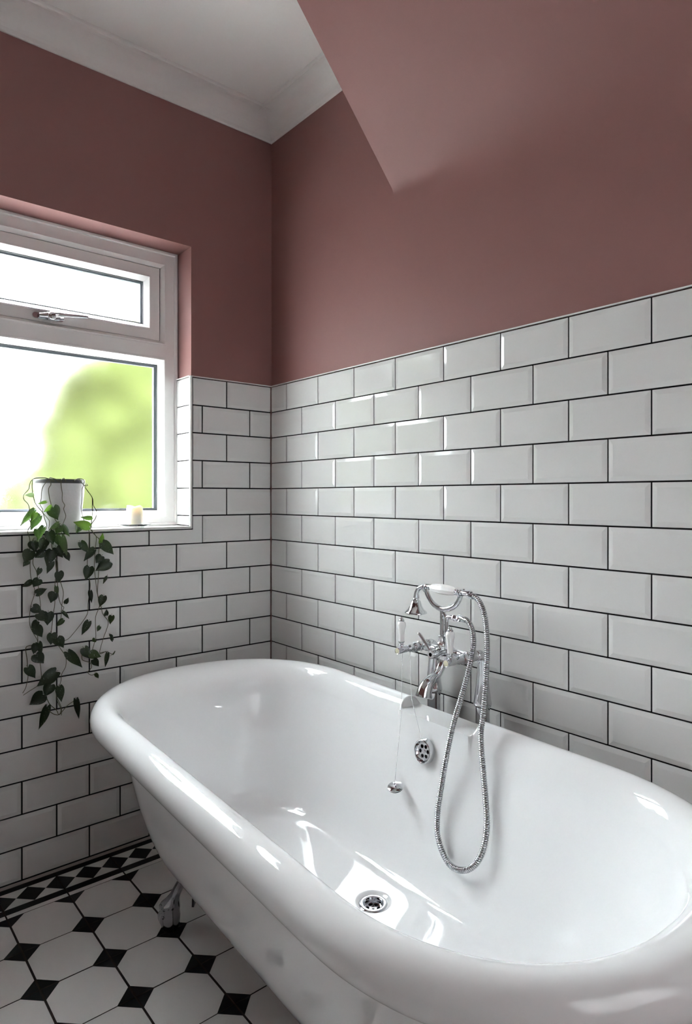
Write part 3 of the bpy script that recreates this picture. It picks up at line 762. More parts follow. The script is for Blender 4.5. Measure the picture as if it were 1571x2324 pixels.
v = [bm.verts.new(p) for p in ((X1 + 0.03, FILL_WIN[0], FILL_WIN[2]), (X1 + 0.03, FILL_WIN[1], FILL_WIN[2]), (X1 + 0.03, FILL_WIN[1], FILL_WIN[3]), (X1 + 0.03, FILL_WIN[0], FILL_WIN[3]))]
bm.faces.new(v)
link('fill_blind', bm, M_FILL_BLIND, fill_win)
# handle on the sash: base plate, boss and lever
bm = bmesh.new()
zc = 1.7865
pl = [(-0.846, zc)]
pts = []
for i in range(9):
    a = PI / 2 + PI * i / 8
    pts.append((-0.836 + 0.0095 * math.cos(a), zc + 0.0095 * math.sin(a)))
for i in range(9):
    a = -PI / 2 + PI * i / 8
    pts.append((-0.756 + 0.0095 * math.cos(a), zc + 0.0095 * math.sin(a)))
prism(bm, pts, 'x', -0.1285, -0.120)
lathe(bm, [(0.0115, 0), (0.0115, 0.012), (0.014, 0.020), (0.0145, 0.030), (0.011, 0.036), (0.0055, 0.0375), (0.0035, 0.034), (0, 0.034)], (-0.1265, -0.790, zc), (1, 0, 0), 20)
arm = catmull([(-0.112, -0.826, zc), (-0.105, -0.806, zc + 0.001), (-0.096, -0.782, zc + 0.004), (-0.093, -0.75, zc + 0.008), (-0.094, -0.71, zc + 0.012), (-0.096, -0.676, zc + 0.015)], 5)
tube(bm, arm, lambda t: interp([(0, 0.006), (0.15, 0.0095), (0.35, 0.0100), (0.5, 0.0075), (0.97, 0.006), (1, 0.004)], t), 10)
h = link('window_handle', bm, M_CHROME, sash, smooth=True, angle=50)

# ------------------------------------------------------------------ bathtub
TC = Vector((1.0173, -0.4835, 0.0))     # centre of the bath on the floor
TH = -0.039
TA, TB, TS, TN = 0.822, 0.352, 0.453, 2.203   # rim centre line: half length, half width, straight half, end exponent
ZR, RR = 0.5925, 0.040                  # rim roll centre height and radius
LEDGE = (-0.128, 0.132, 0.605)          # flat tap ledge: from, to (local x), height

def t2w(x, y, z):
    c, s = math.cos(TH), math.sin(TH)
    return Vector((TC.x + x * c - y * s, TC.y + x * s + y * c, z))

def rim_samples():
    """points of the rim centre line (local) with outward normals, anticlockwise from (+x, 0)"""
    N = 4000
    raw = []
    def right_top(q):      # quarter from (TA,0) to (TS,TB)
        a = q * PI / 2
        return (TS + (TA - TS) * math.cos(a) ** (2 / TN), TB * math.sin(a) ** (2 / TN))
    quarter = [right_top((i / 300) ** 1.0) for i in range(301)]
    top = quarter + [(lerp(TS, -TS, i / 400), TB) for i in range(1, 400)] + [(-x, y) for x, y in quarter[::-1]]
    full = top + [(x, -y) for x, y in top[::-1]][1:-1]
    pts = [Vector(p).to_2d() if len(p) == 3 else Vector(p) for p in full]
    L = [0]
    for a, b in zip(pts, pts[1:] + pts[:1]):
        L.append(L[-1] + (b - a).length)
    tot = L[-1]
    def at(s):
        s %= tot
        lo, hi = 0, len(L) - 1
        while hi - lo > 1:
            m = (lo + hi) // 2
            if L[m] <= s: lo = m
            else: hi = m
        k = (s - L[lo]) / max(L[hi] - L[lo], 1e-9)
        return pts[lo].lerp(pts[(lo + 1) % len(pts)], k)
    ss = [tot * i / 220 for i in range(220)]
    fine = []
    for i in range(2000):
        s = tot * i / 2000
        p = at(s)
        if p.y > TB * 0.99 and (abs(p.x - LEDGE[0]) < 0.03 or abs(p.x - LEDGE[1]) < 0.03):
            fine.append(s)
    ss = sorted(set([round(s, 6) for s in ss] + [round(s, 6) for s in fine]))
    out = []
    for s in ss:
        p = at(s)
        d = (at(s + 0.004) - at(s - 0.004)).normalized()
        out.append((p, Vector((d.y, -d.x))))
    return out

RS = rim_samples()

def ledge_w(p):
    if p.y < TB * 0.9:
        return 0.0
    e = 0.009
    def st(v):
        v = min(max(v, 0), 1)
        return v * v * (3 - 2 * v)
    return st((p.x - LEDGE[0]) / e + 0.5) * st((LEDGE[1] - p.x) / e + 0.5)

ZB = 0.215             # inside bottom
DRAIN = Vector((0.000, 0.1135))    # waste position (local)
rings = []
# inside: from the waste hole out over the flat bottom and up the wall
AF, BF = 0.54, 0.186
flat = [(p.x / TA * AF, p.y / TB * BF) for p, n in RS]
def drain_dir(p):
    d = Vector(p) - DRAIN
    return d.normalized()
def about(p, r):
    a = math.atan2(p.y / TB * 0.9, p.x / TA * 0.9)
    return DRAIN + Vector((math.cos(a), math.sin(a))) * r
def dish(q):                                 # the floor of the bath is very slightly hollow
    return 0.12 * (q.y - DRAIN.y) ** 2 + 0.015 * q.x ** 2
for r in (0.0245, 0.028, 0.031, 0.034, 0.0365, 0.039, 0.0415, 0.044, 0.047):
    d = min(max((r - 0.033) / 0.012, 0), 1)
    ring = []
    for p, n in RS:
        q = about(p, r)
        ring.append((q.x, q.y, ZB + dish(q) - 0.006 * (1 - d * d * (3 - 2 * d))))
    rings.append(ring)
for k in (0.08, 0.18, 0.3, 0.45, 0.6, 0.75, 0.88, 1.0):
    ring = []
    for (fx, fy), (p, n) in zip(flat, RS):
        q = about(p, 0.047).lerp(Vector((fx, fy)), k)
        ring.append((q.x, q.y, ZB + dish(q)))
    rings.append(ring)
NI = 34
ZL = 0.555                                   # where the inner lip meets the wall
def lip(n):                                  # inner lip reaches further in at the rounded ends
    return lerp(0.0445, 0.134 if n.x < 0 else 0.072, n.x * n.x)
def under(n):                                # the body hangs well inside the rolled rim
    return lerp(0.034, 0.122 if n.x < 0 else 0.060, n.x * n.x)

def wall_prof(t, x0, xc, x2, z2, x1):
    """floor edge x0, fillet corner xc, fillet end (x2, z2), wall top x1 at ZL: returns reach 0..1 and height"""
    if t < 0.5:
        k = t / 0.5
        x = x0 * (1 - k) ** 2 + xc * 2 * k * (1 - k) + x2 * k * k
        z = ZB * (1 - k) ** 2 + ZB * 2 * k * (1 - k) + z2 * k * k
    else:
        k = (t - 0.5) / 0.5
        x, z = lerp(x2, x1, k), lerp(z2, ZL, k)
        z += 0.0
    return (x - x0) / (x1 - x0), z
for i in range(1, NI + 1):
    t = i / NI
    gA, zA = wall_prof(t, AF, 0.628, 0.645, 0.290, 0.688)
    gB, zB = wall_prof(t, BF, 0.2250, 0.2400, 0.278, 0.3060)
    ring = []
    for p, n in RS:
        top = p - n * lip(n)
        fl = Vector((p.x / TA * AF, p.y / TB * BF))
        m = n.x * n.x
        q = fl.lerp(top, lerp(gB, gA, m))
        ring.append((q.x, q.y, lerp(zB, zA, m) + dish(fl) * (1 - t) ** 2))
    rings.append(ring)
# the roll: a broad lip inside, a full round outside (with the flattened tap ledge)
NR = 34
roll = []
for i in range(NR + 1):
    th = math.radians(180 - 325 * i / NR)
    co, si = math.cos(th), math.sin(th)
    ring = []
    for p, n in RS:
        w = ledge_w(p)
        if th > PI / 2:
            o1, z1 = lip(n) * co, ZL - ZR + (ZR + RR - ZL) * si
        else:
            o1, z1 = RR * co, RR * si
        o2, z2 = o1, z1
        if si > -0.2:
            e = 0.13
            sg = lambda v: -1 if v < 0 else 1
            if th > PI / 2:                      # front of the ledge: a crisp edge, then straight down
                zl = LEDGE[2] - ZR
                if i < 1:
                    o2, z2 = -lip(n), ZL - ZR
                else:
                    o2, z2 = -0.0435 * abs(co) ** 0.25 * (1 if abs(co) > 0.75 else abs(co) / 0.75), zl
            else:
                o2 = RR * sg(co) * abs(co) ** e * 0.985
                z2 = min(RR * sg(si) * abs(si) ** 0.6, LEDGE[2] - ZR)
                if abs(co) < 0.75 and si > 0:
                    z2 = LEDGE[2] - ZR
        q = p + n * lerp(o1, o2, w)
        ring.append((q.x, q.y, ZR + lerp(z1, z2, w)))
    roll.append(ring)
rings += roll[1:]
# outside body, down to the flat base
NO = 26
AO, BO, ZO = 0.62, 0.1714, 0.180
ZT = 0.575
for i in range(NO):
    ph = (1 - (i + 0.25) / NO) * PI / 2
    s, c = math.sin(ph), math.cos(ph)
    sA, sB = s ** (2 / 1.4972), s ** (2 / 2.1839)
    z = ZO + (ZT - ZO) * (1 - c ** (2 / 1.2))
    ring = []
    for p, n in RS:
        top = p - n * under(n)
        lo = Vector((p.x / TA * AO, p.y / TB * BO))
        q = lo.lerp(top, lerp(sB, sA, n.x * n.x))
        ring.append((q.x, q.y, z))
    rings.append(ring)
for k in (0.97, 0.5, 0.12):
    rings.append([(p.x / TA * AO * k, p.y / TB * BO * k, ZO) for p, n in RS])

bm = bmesh.new()
vr = [[bm.verts.new(t2w(*c)) for c in ring] for ring in rings]
for a, b in zip(vr, vr[1:]):
    join_rings(bm, a, b)
bm.faces.new(vr[-1])
bath = empty('bathtub', t2w(0, 0, 0), 'white freestanding roll-top bath with chrome feet in front of the tiled walls', 'bathtub')
link('tub_shell', bm, M_TUB, bath, smooth=True, angle=62)

# waste: flange, cup and strainer with holes
def strainer(bm, c, axis, r, hole_r, ring_r, n, mi_hole, rot=0.0):
    """disc with dark round holes set just proud of it"""
    d, u, w = frame_axes(axis)
    c = Vector(c)
    lathe(bm, [(r, 0), (0, 0)], c, axis, 28, 0)
    for i in range(n):
        a = 2 * PI * i / n + rot
        o = c + (u * math.cos(a) + w * math.sin(a)) * ring_r + d * 0.0003
        lathe(bm, [(hole_r * 1.12, 0), (hole_r, 0.0006), (hole_r, -0.0001), (hole_r, 0.0001)], o, axis, 14, 0)
        lathe(bm, [(hole_r, 0.0002), (0, 0.0002)], o, axis, 14, mi_hole)
    lathe(bm, [(r * 0.17, 0), (r * 0.17, 0.0012), (r * 0.12, 0.0018), (0, 0.0018)], c, axis, 14, 0)
dp = t2w(DRAIN.x, DRAIN.y, ZB - 0.006)
bm = bmesh.new()
lathe(bm, [(0.0345, -0.0005), (0.0348, 0.0012), (0.033, 0.0026), (0.0255, 0.0030), (0.0238, 0.0018), (0.0235, -0.010), (0.0225, -0.0135), (0.0, -0.0135)], dp, (0, 0, 1), 40)
waste = link('waste_fitting', bm, M_CHROME, bath, smooth=True, angle=40)
bm = bmesh.new()
strainer(bm, dp + Vector((0, 0, -0.0105)), (0, 0, 1), 0.0232, 0.0050, 0.0138, 6, 1, 0.3)
link('strainer', bm, [M_CHROME, M_BLACK], waste, smooth=True, angle=40)
# overflow on the wall side
ofn = (t2w(0, -1, 0) - t2w(0, 0, 0)).normalized()
ofn = (ofn + Vector((0, 0, 0.10))).normalized()
ofc = Vector((1.0180, -0.1860, 0.5285))
bm = bmesh.new()
lathe(bm, [(0.0305, -0.012), (0.0320, -0.002), (0.0315, 0.001), (0.0300, 0.0110), (0.0285, 0.0120), (0.0265, 0.0110), (0.0235, 0.0035), (0.0225, 0.0025), (0.0, 0.0025)], ofc, ofn, 40)
of = link('overflow', bm, M_CHROME, bath, smooth=True, angle=40)
bm = bmesh.new()
strainer(bm, ofc + ofn * 0.0028, ofn, 0.0222, 0.0047, 0.0135, 6, 1, 0.15)
link('strainer', bm, [M_CHROME, M_BLACK], of, smooth=True, angle=40)

# four cast feet, each with a fixing bracket
for sx in (-1, 1):
    for sy in (-1, 1):
        F = Vector((sx * 0.512, sy * 0.172))
        out = Vector((sx * 0.62, sy * 0.78)).normalized()
        side = Vector((-out.y, out.x))
        def fp(d, s, z):
            q = F + out * d + side * s
            return t2w(q.x, q.y, z)
        # sections: reach outwards, height, half depth, half width, toe scallop
        secs = [(-0.052, 0.205, 0.020, 0.030, 0), (-0.040, 0.170, 0.019, 0.027, 0), (-0.026, 0.138, 0.016, 0.023, 0), (-0.012, 0.115, 0.0145, 0.0195, 0),
                (-0.002, 0.096, 0.015, 0.0185, 0), (0.006, 0.082, 0.019, 0.021, 0.02), (0.011, 0.073, 0.024, 0.0245, 0.07), (0.013, 0.064, 0.027, 0.0265, 0.10),
                (0.013, 0.056, 0.0275, 0.0262, 0.11), (0.0125, 0.050, 0.0255, 0.0250, 0.09), (0.0135, 0.044, 0.0275, 0.0258, 0.11), (0.0145, 0.036, 0.0295, 0.0268, 0.12),
                (0.0145, 0.026, 0.0290, 0.0265, 0.12), (0.0130, 0.016, 0.0265, 0.0250, 0.11), (0.0110, 0.007, 0.0225, 0.0225, 0.09), (0.0090, 0.0, 0.0180, 0.0195, 0.05)]
        bm = bmesh.new()
        rg = []
        NS = 30
        for d, z, a, bb, sc_ in secs:
            ring = []
            for k in range(NS):
                t = 2 * PI * k / NS
                front = max(0.0, math.cos(t))
                m = 1 + sc_ * front * math.cos(6 * t)
                ring.append(bm.verts.new(fp(d + a * math.cos(t) * m, bb * math.sin(t) * (1 + 0.3 * sc_ * math.cos(6 * t) * front), z)))
            rg.append(ring)
        for p, q in zip(rg, rg[1:]):
            join_rings(bm, p, q)
        bm.faces.new(rg[0]); bm.faces.new(rg[-1])
        foot = link('foot', bm, M_FOOT, bath, smooth=True, angle=60)
        bm = bmesh.new()
        vs = [fp(-0.062, -0.020, 0.170), fp(-0.062, 0.020, 0.170), fp(-0.058, 0.020, 0.070), fp(-0.058, -0.020, 0.070)]
        ow = fp(0.006, 0, 0) - fp(0, 0, 0)
        a = [bm.verts.new(v) for v in vs]
        c = [bm.verts.new(v + ow) for v in vs]
        bm.faces.new(a); bm.faces.new(c[::-1])
        for i in range(4):
            bm.faces.new((a[i], c[i], c[(i + 1) % 4], a[(i + 1) % 4]))
        link('bracket', bm, M_STEEL, foot)

# ------------------------------------------------------------------ bath mixer taps on stand pipes
XL, XR, XM = 0.9155, 1.0905, 1.003
ZV = 0.770
tap = empty('bath_mixer_tap', (XM, -0.042, 0.0), 'chrome bath mixer tap on two stand pipes with white lever handles', 'tap')
S = dict(smooth=True, angle=42)
for X in (XL, XR):
    bm = bmesh.new()
    lathe(bm, [(0.028, 0.0), (0.028, 0.004), (0.0205, 0.010), (0.0188, 0.012), (0.0188, 0.640)], (X, -0.042, 0), (0, 0, 1), 28)
    sp = link('stand_pipe', bm, M_CHROME, tap, **S)
    bm = bmesh.new()
    lathe(bm, [(0.0188, 0.632), (0.0225, 0.634), (0.0245, 0.639), (0.0240, 0.645), (0.0225, 0.652), (0.0175, 0.690), (0.0148, 0.722), (0.0140, 0.742)], (X, -0.042, 0), (0, 0, 1), 28)
    el = catmull([(X, -0.042, 0.741), (X, -0.042, 0.752), (X, -0.0455, 0.7635), (X, -0.0535, 0.7695), (X, -0.066, ZV), (X, -0.075, ZV)], 5)
    tube(bm, el, 0.0140, 24)
    link('shroud', bm, M_CHROME, tap, **S)
    # valve body pointing into the room
    bm = bmesh.new()
    lathe(bm, [(0.0, 0.066), (0.0145, 0.066), (0.0152, 0.070), (0.0132, 0.073), (0.0128, 0.098), (0.0148, 0.100), (0.0150, 0.106), (0.0128, 0.108),
               (0.0128, 0.110), (0.0142, 0.112), (0.0138, 0.122), (0.0105, 0.126), (0.0095, 0.134), (0.0112, 0.137), (0.0108, 0.142), (0.0072, 0.150), (0.0062, 0.158), (0.0, 0.158)],
          (X, 0, ZV), (0, -1, 0), 28)
    vb = link('valve', bm, M_CHROME, tap, **S)
    bm = bmesh.new()
    lathe(bm, [(0.0, 0.154), (0.0090, 0.154), (0.0094, 0.156), (0.0094, 0.186), (0.0085, 0.188), (0.0078, 0.1874), (0.0078, 0.186), (0, 0.186)], (X, 0, ZV), (0, -1, 0), 28)
    hd = link('valve_hub', bm, M_CHROME, tap, **S)
    zb = ZV + 0.007
    bm = bmesh.new()
    lathe(bm, [(0.0058, 0.0), (0.0052, 0.004), (0.0070, 0.006), (0.0072, 0.0085), (0.0056, 0.010), (0.0060, 0.0125), (0.0085, 0.0145), (0.0088, 0.017), (0, 0.017)], (X, -0.171, zb), (0, 0, 1), 24)
    link('lever_neck', bm, M_CHROME, tap, **S)
    bm = bmesh.new()
    lathe(bm, [(0.0072, 0.0695), (0.0080, 0.072), (0.0078, 0.0745), (0.0050, 0.077), (0.0048, 0.0785), (0.0052, 0.080), (0.0040, 0.0825), (0, 0.0835)], (X, -0.171, zb), (0, 0, 1), 24)
    link('lever_finial', bm, M_CHROME, tap, **S)
    bm = bmesh.new()
    lathe(bm, [(0, 0.0165), (0.0072, 0.0165), (0.0076, 0.018), (0.0078, 0.035), (0.0090, 0.048), (0.0112, 0.057), (0.0118, 0.063), (0.0108, 0.068), (0.0080, 0.0710), (0, 0.0710)], (X, -0.171, zb), (0, 0, 1), 24)
    link('lever_handle', bm, M_PORC, tap, **S)
    bm = bmesh.new()
    lathe(bm, [(0.0078, 0.1855), (0.0074, 0.1870), (0.004, 0.1876), (0, 0.1877)], (X, 0, ZV), (0, -1, 0), 24)
    link('indice', bm, M_CREAM, hd, **S)
# cross bar and centre body
bm = bmesh.new()
lathe(bm, [(0.0105, 0.012), (0.0125, 0.014), (0.0125, 0.019), (0.0100, 0.022), (0.0100, 0.060), (0.0135, 0.064), (0.0165, 0.074), (0.0180, 0.0875), (0.0165, 0.101), (0.0135, 0.111), (0.0100, 0.115),
           (0.0100, 0.153), (0.0125, 0.156), (0.0125, 0.161), (0.0105, 0.163)], (XL, -0.088, ZV), (1, 0, 0), 26)
body = link('mixer_body', bm, M_CHROME, tap, **S)
# diverter hub with lever
bm = bmesh.new()
lathe(bm, [(0.0, 0.095), (0.0130, 0.095), (0.0135, 0.104), (0.0110, 0.108), (0.0105, 0.122), (0.0125, 0.125), (0.0130, 0.136), (0.0115, 0.139), (0.0115, 0.148), (0.0102, 0.150), (0.0052, 0.150), (0.0050, 0.146), (0.0, 0.146)], (XM, 0, ZV), (0, -1, 0), 28)
dv = link('diverter', bm, M_CHROME, tap, **S)
bm = bmesh.new()
tube(bm, catmull([(XM - 0.004, -0.143, ZV + 0.005), (XM - 0.018, -0.142, ZV + 0.0185), (XM - 0.036, -0.1405, ZV + 0.034), (XM - 0.053, -0.140, ZV + 0.0475)], 4),
     lambda t: interp([(0, 0.0038), (0.3, 0.0042), (0.9, 0.0052), (0.97, 0.0046), (1, 0.0030)], t), 14)
link('diverter_lever', bm, M_CHROME, dv, **S)
bm = bmesh.new()
lathe(bm, [(0.0050, 0.1463), (0, 0.1463)], (XM, 0, ZV), (0, -1, 0), 16)
link('screw_hole', bm, M_BLACK, dv)
# spout
bm = bmesh.new()
sp = catmull([(XM, -0.098, ZV - 0.010), (XM, -0.101, ZV - 0.024), (XM, -0.111, ZV - 0.044), (XM, -0.128, ZV - 0.060), (XM, -0.147, ZV - 0.069), (XM, -0.163, ZV - 0.079), (XM, -0.172, ZV - 0.093), (XM, -0.176, ZV - 0.107)], 5)
tube(bm, sp, lambda t: interp([(0, 0.0155), (0.10, 0.0125), (0.30, 0.0118), (0.5, 0.0128), (0.72, 0.0175), (0.9, 0.0205), (0.96, 0.0222), (1, 0.0228)], t), 26, cap=False,
     flat=lambda t: (lerp(1.0, 1.04, t), lerp(1, 0.92, t)))
spout = link('spout', bm, M_CHROME, tap, **S)
sm = spout.modifiers.new('wall', 'SOLIDIFY'); sm.thickness = 0.0018; sm.offset = -1
# riser and cradle
bm = bmesh.new()
RY = -0.104
lathe(bm, [(0.0, 0.775), (0.0135, 0.778), (0.0152, 0.786), (0.0135, 0.796), (0.0090, 0.800), (0.0092, 0.802), (0.0100, 0.804), (0.0100, 0.814), (0.0062, 0.816), (0.0057, 0.818), (0.0057, 0.886), (0, 0.886)], (XM, RY, 0), (0, 0, 1), 24)
rz = link('riser', bm, M_CHROME, tap, **S)
bm = bmesh.new()
XB = XM + 0.0165
tube(bm, catmull([(XB, RY, 0.782), (XB, RY, 0.84), (XB, RY, 0.858), (XB + 0.004, RY, 0.866), (XB + 0.012, RY, 0.868), (XB + 0.030, RY, 0.868)], 5), 0.0058, 16)
lathe(bm, [(0.006, 0.024), (0.0085, 0.026), (0.0090, 0.036), (0.0072, 0.038), (0.0072, 0.043), (0.0082, 0.044), (0.0078, 0.052), (0.005, 0.053)], (XB - 0.002, RY, 0.868), (1, 0, 0), 6)
tube(bm, [Vector((XM, RY, 0.884)), Vector((XM + 0.006, RY, 0.876)), Vector((XB - 0.001, RY, 0.866))], 0.0045, 10)
link('outlet_pipe', bm, M_CHROME, tap, **S)
bm = bmesh.new()
cr = catmull([(0.9445, RY, 0.934), (0.950, RY, 0.919), (0.966, RY, 0.900), (0.985, RY, 0.889), (1.003, RY, 0.8855), (1.022, RY, 0.888), (1.045, RY, 0.898), (1.061, RY, 0.914), (1.068, RY, 0.931)], 5)
tube(bm, cr, lambda t: interp([(0, 0.0062), (0.12, 0.0058), (0.5, 0.0062), (0.88, 0.0058), (1, 0.0062)], t), 14, flat=lambda t: (1.0, 1.25))
for X in (0.9445, 1.068):
    for sg in (-1, 1):
        tube(bm, catmull([(X, RY, 0.926), (X, RY + sg * 0.008, 0.930), (X, RY + sg * 0.0125, 0.938), (X, RY + sg * 0.013, 0.946)], 3), lambda t: lerp(0.0040, 0.0028, t), 10)
cradle = link('cradle', bm, M_CHROME, tap, **S)

# handset lying in the cradle
hs = empty('shower_handset', (1.0, RY, 0.86), 'chrome telephone style shower handset with white grip lying in the tap cradle', 'shower head')
HZ = 0.940
bm = bmesh.new()
lathe(bm, [(0.0062, 0.0), (0.0062, 0.006), (0.0088, 0.008), (0.0088, 0.011), (0.0065, 0.013), (0.0065, 0.019), (0.0085, 0.021), (0.0085, 0.026)], (0.937, RY, HZ), (1, 0, 0), 20)
link('collar', bm, M_CHROME, hs, **S)
bm = bmesh.new()
lathe(bm, [(0.0085, 0.0), (0.0085, 0.005), (0.0062, 0.007), (0.0062, 0.015), (0.0086, 0.017), (0.0086, 0.021), (0.0068, 0.023), (0.0072, 0.026), (0.0072, 0.046), (0.0086, 0.047), (0.0086, 0.052), (0.006, 0.053)], (1.050, RY, HZ - 0.003), (1, 0, 0), 20)
link('collar', bm, M_CHROME, hs, **S)
bm = bmesh.new()
lathe(bm, [(0, 0.0), (0.0085, 0.0), (0.0105, 0.006), (0.0125, 0.020), (0.0140, 0.042), (0.0135, 0.062), (0.0115, 0.080), (0.0090, 0.088), (0, 0.088)], (0.963, RY, HZ - 0.0005), (1, 0, -0.015), 8)
link('grip', bm, M_PORC, hs, smooth=True, angle=25)
bm = bmesh.new()
tube(bm, catmull([(0.941, RY, HZ), (0.930, RY, HZ - 0.0015), (0.916, RY, HZ - 0.009), (0.908, RY, HZ - 0.021), (0.905, RY, HZ - 0.034), (0.905, RY, HZ - 0.041)], 5), lambda t: lerp(0.0062, 0.0072, t), 16)
link('neck', bm, M_CHROME, hs, **S)
bm = bmesh.new()
lathe(bm, [(0.0068, 0.0), (0.0085, 0.002), (0.0085, 0.005), (0.0125, 0.008), (0.0150, 0.014), (0.0175, 0.022), (0.0225, 0.031), (0.0290, 0.037), (0.0315, 0.040), (0.0315, 0.0425), (0.0295, 0.0425), (0.0275, 0.040), (0, 0.040)], (0.905, RY, HZ - 0.036), (0, 0, -1), 36)
link('shower_rose', bm, M_CHROME, hs, **S)

# ribbed hose hanging into the bath
hp = catmull(HOSE, 40)
L = [0.0]
for a, b in zip(hp, hp[1:]):
    L.append(L[-1] + (b - a).length)
pitch, rr = 0.0050, [0.0058, 0.0068, 0.0073, 0.0073, 0.0069, 0.0058]
pts, rad = [], []
i, nseg = 0, int(L[-1] / pitch) * 6
for k in range(nseg + 1):
    s = k / nseg * L[-1]
    while i < len(L) - 2 and L[i + 1] < s:
        i += 1
    t = (s - L[i]) / max(L[i + 1] - L[i], 1e-9)
    pts.append(hp[i].lerp(hp[i + 1], t))
    rad.append(rr[k % 6])
bm = bmesh.new()
tot = L[-1]
rings = tube(bm, pts, lambda t: rad[min(int(round(t * nseg)), nseg)], 16)
groove = {v for k, ring in enumerate(rings) if k % 6 in (0, 5) for v in ring}
for f in bm.faces:
    if all(v in groove for v in f.verts):
        f.material_index = 1
ho = empty('shower_hose', HOSE[16], 'ribbed chrome shower hose hanging in a long loop inside the bath', 'hose')
link('hose_coil', bm, [M_HOSE, M_RUBBER], ho, smooth=True, angle=60)
bm = bmesh.new()
a, b = Vector(HOSE[0]), Vector(HOSE[1])
lathe(bm, [(0.0072, -0.006), (0.0080, -0.004), (0.0080, 0.012), (0.0070, 0.014)], a, b - a, 20)
link('end_fitting', bm, M_CHROME, ho, **S)
bm = bmesh.new()
a, b = Vector(HOSE[-1]), Vector(HOSE[-2])
lathe(bm, [(0.0068, -0.012), (0.0080, -0.010), (0.0080, 0.010), (0.0072, 0.016), (0.0070, 0.020)], a, b - a, 20)
link('end_fitting', bm, M_CHROME, ho, **S)

# plug on its bead chain: from the overflow up over the left valve and down to the plug
PLG = Vector((0.9557, -0.2320, 0.4275))
plug = empty('bath_plug', PLG, 'round chrome bath plug hanging on a bead chain from the left valve', 'bath plug')
pax = Vector((0.10, -0.26, 1)).normalized()
bm = bmesh.new()
lathe(bm, [(0, -0.001), (0.0195, -0.001), (0.0208, 0.0005), (0.0208, 0.0020), (0.0195, 0.0030), (0.010, 0.0040), (0.0060, 0.0045), (0, 0.0046)], PLG, pax, 36)
link('plug_cap', bm, M_CHROME, plug, **S)
bm = bmesh.new()
lathe(bm, [(0, -0.005), (0.017, -0.005), (0.0192, -0.003), (0.0198, -0.001), (0, -0.001)], PLG, pax, 30)
link('plug_seal', bm, M_RUBBER, plug, **S)
bm = bmesh.new()
lathe(bm, [(0.0030, 0.004), (0.0034, 0.008), (0.0022, 0.010), (0, 0.0105)], PLG, pax, 14)
q = PLG + pax * 0.009
tube(bm, catmull([q + Vector((0.0025, 0, 0)), q + Vector((0.003, 0, 0.006)), q + Vector((0.0004, 0, 0.014)), q + Vector((-0.003, 0, 0.006)), q + Vector((-0.0025, 0, 0))], 5), 0.0007, 8)
link('chain_link', bm, M_CHROME, plug, **S)
bm = bmesh.new()
ce0 = q + Vector((0.0004, 0, 0.014))
oh = ofc + ofn * 0.011 + Vector((-0.002, 0, 0.030))
tube(bm, catmull([oh + Vector((0.002, 0.0, -0.008)), oh + Vector((0.0025, 0, -0.003)), oh + Vector((0, 0, 0.003)), oh + Vector((-0.0025, 0, -0.003)), oh + Vector((-0.002, 0, -0.008))], 5), 0.0008, 8)
link('chain_link', bm, M_CHROME, plug, **S)
loop = [Vector((XL - 0.009, -0.1585, ZV - 0.004)), Vector((XL - 0.0065, -0.1555, ZV + 0.006)), Vector((XL, -0.153, ZV + 0.0095)), Vector((XL + 0.0065, -0.150, ZV + 0.006)), Vector((XL + 0.009, -0.147, ZV - 0.004))]
path = [ce0, ce0.lerp(Vector((XL + 0.012, -0.184, 0.600)), 0.5) , Vector((XL + 0.0125, -0.183, 0.606))] + loop + [Vector((0.963, -0.180, 0.650)), oh + Vector((0, 0, 0.003))]
hp = [path[0], path[1], path[2]] + catmull(loop, 5) + path[-2:]
bm = bmesh.new()
bead = bmesh.new()
dist = 0.0
step = 0.0034
for a, b in zip(hp, hp[1:]):
    l = (b - a).length
    while dist < l:
        c = a.lerp(b, dist / l)
        bmesh.ops.create_icosphere(bm, subdivisions=1, radius=0.00135, matrix=Matrix.Translation(c))
        dist += step
    dist -= l
tube(bm, hp, 0.0004, 5)
bead.free()
ch = link('bead_chain', bm, M_CHROME, plug, smooth=True)
ch['kind'] = 'stuff'

# ------------------------------------------------------------------ trailing plant in a white pot
PC = Vector((-0.0475, -0.7815, 1.0815))
pot = empty('potted_plant', PC, 'trailing plant with mottled heart leaves in a white pot on the window sill', 'plant')
bm = bmesh.new()
lathe(bm, [(0, 0.0), (0.056, 0.0), (0.0605, 0.003), (0.063, 0.020), (0.0685, 0.070), (0.0735, 0.115), (0.0755, 0.1475), (0.0750, 0.150), (0.0725, 0.150), (0.0715, 0.145), (0.069, 0.115), (0, 0.105)], PC, (0, 0, 1), 48)
link('cover_pot', bm, M_POT, pot, smooth=True, angle=50)
bm = bmesh.new()
lathe(bm, [(0.069, 0.10), (0.0705, 0.149), (0.0755, 0.150), (0.0765, 0.151), (0.0768, 0.161), (0.0755, 0.1630), (0.0735, 0.1630), (0.0725, 0.158), (0.070, 0.12)], PC, (0, 0, 1), 48)
link('nursery_pot', bm, M_INNER, pot, smooth=True, angle=50)
bm = bmesh.new()
lathe(bm, [(0.071, 0.148), (0.05, 0.151), (0.02, 0.153), (0, 0.153)], PC, (0, 0, 1), 30)
link('soil', bm, M_SOIL, pot, smooth=True)
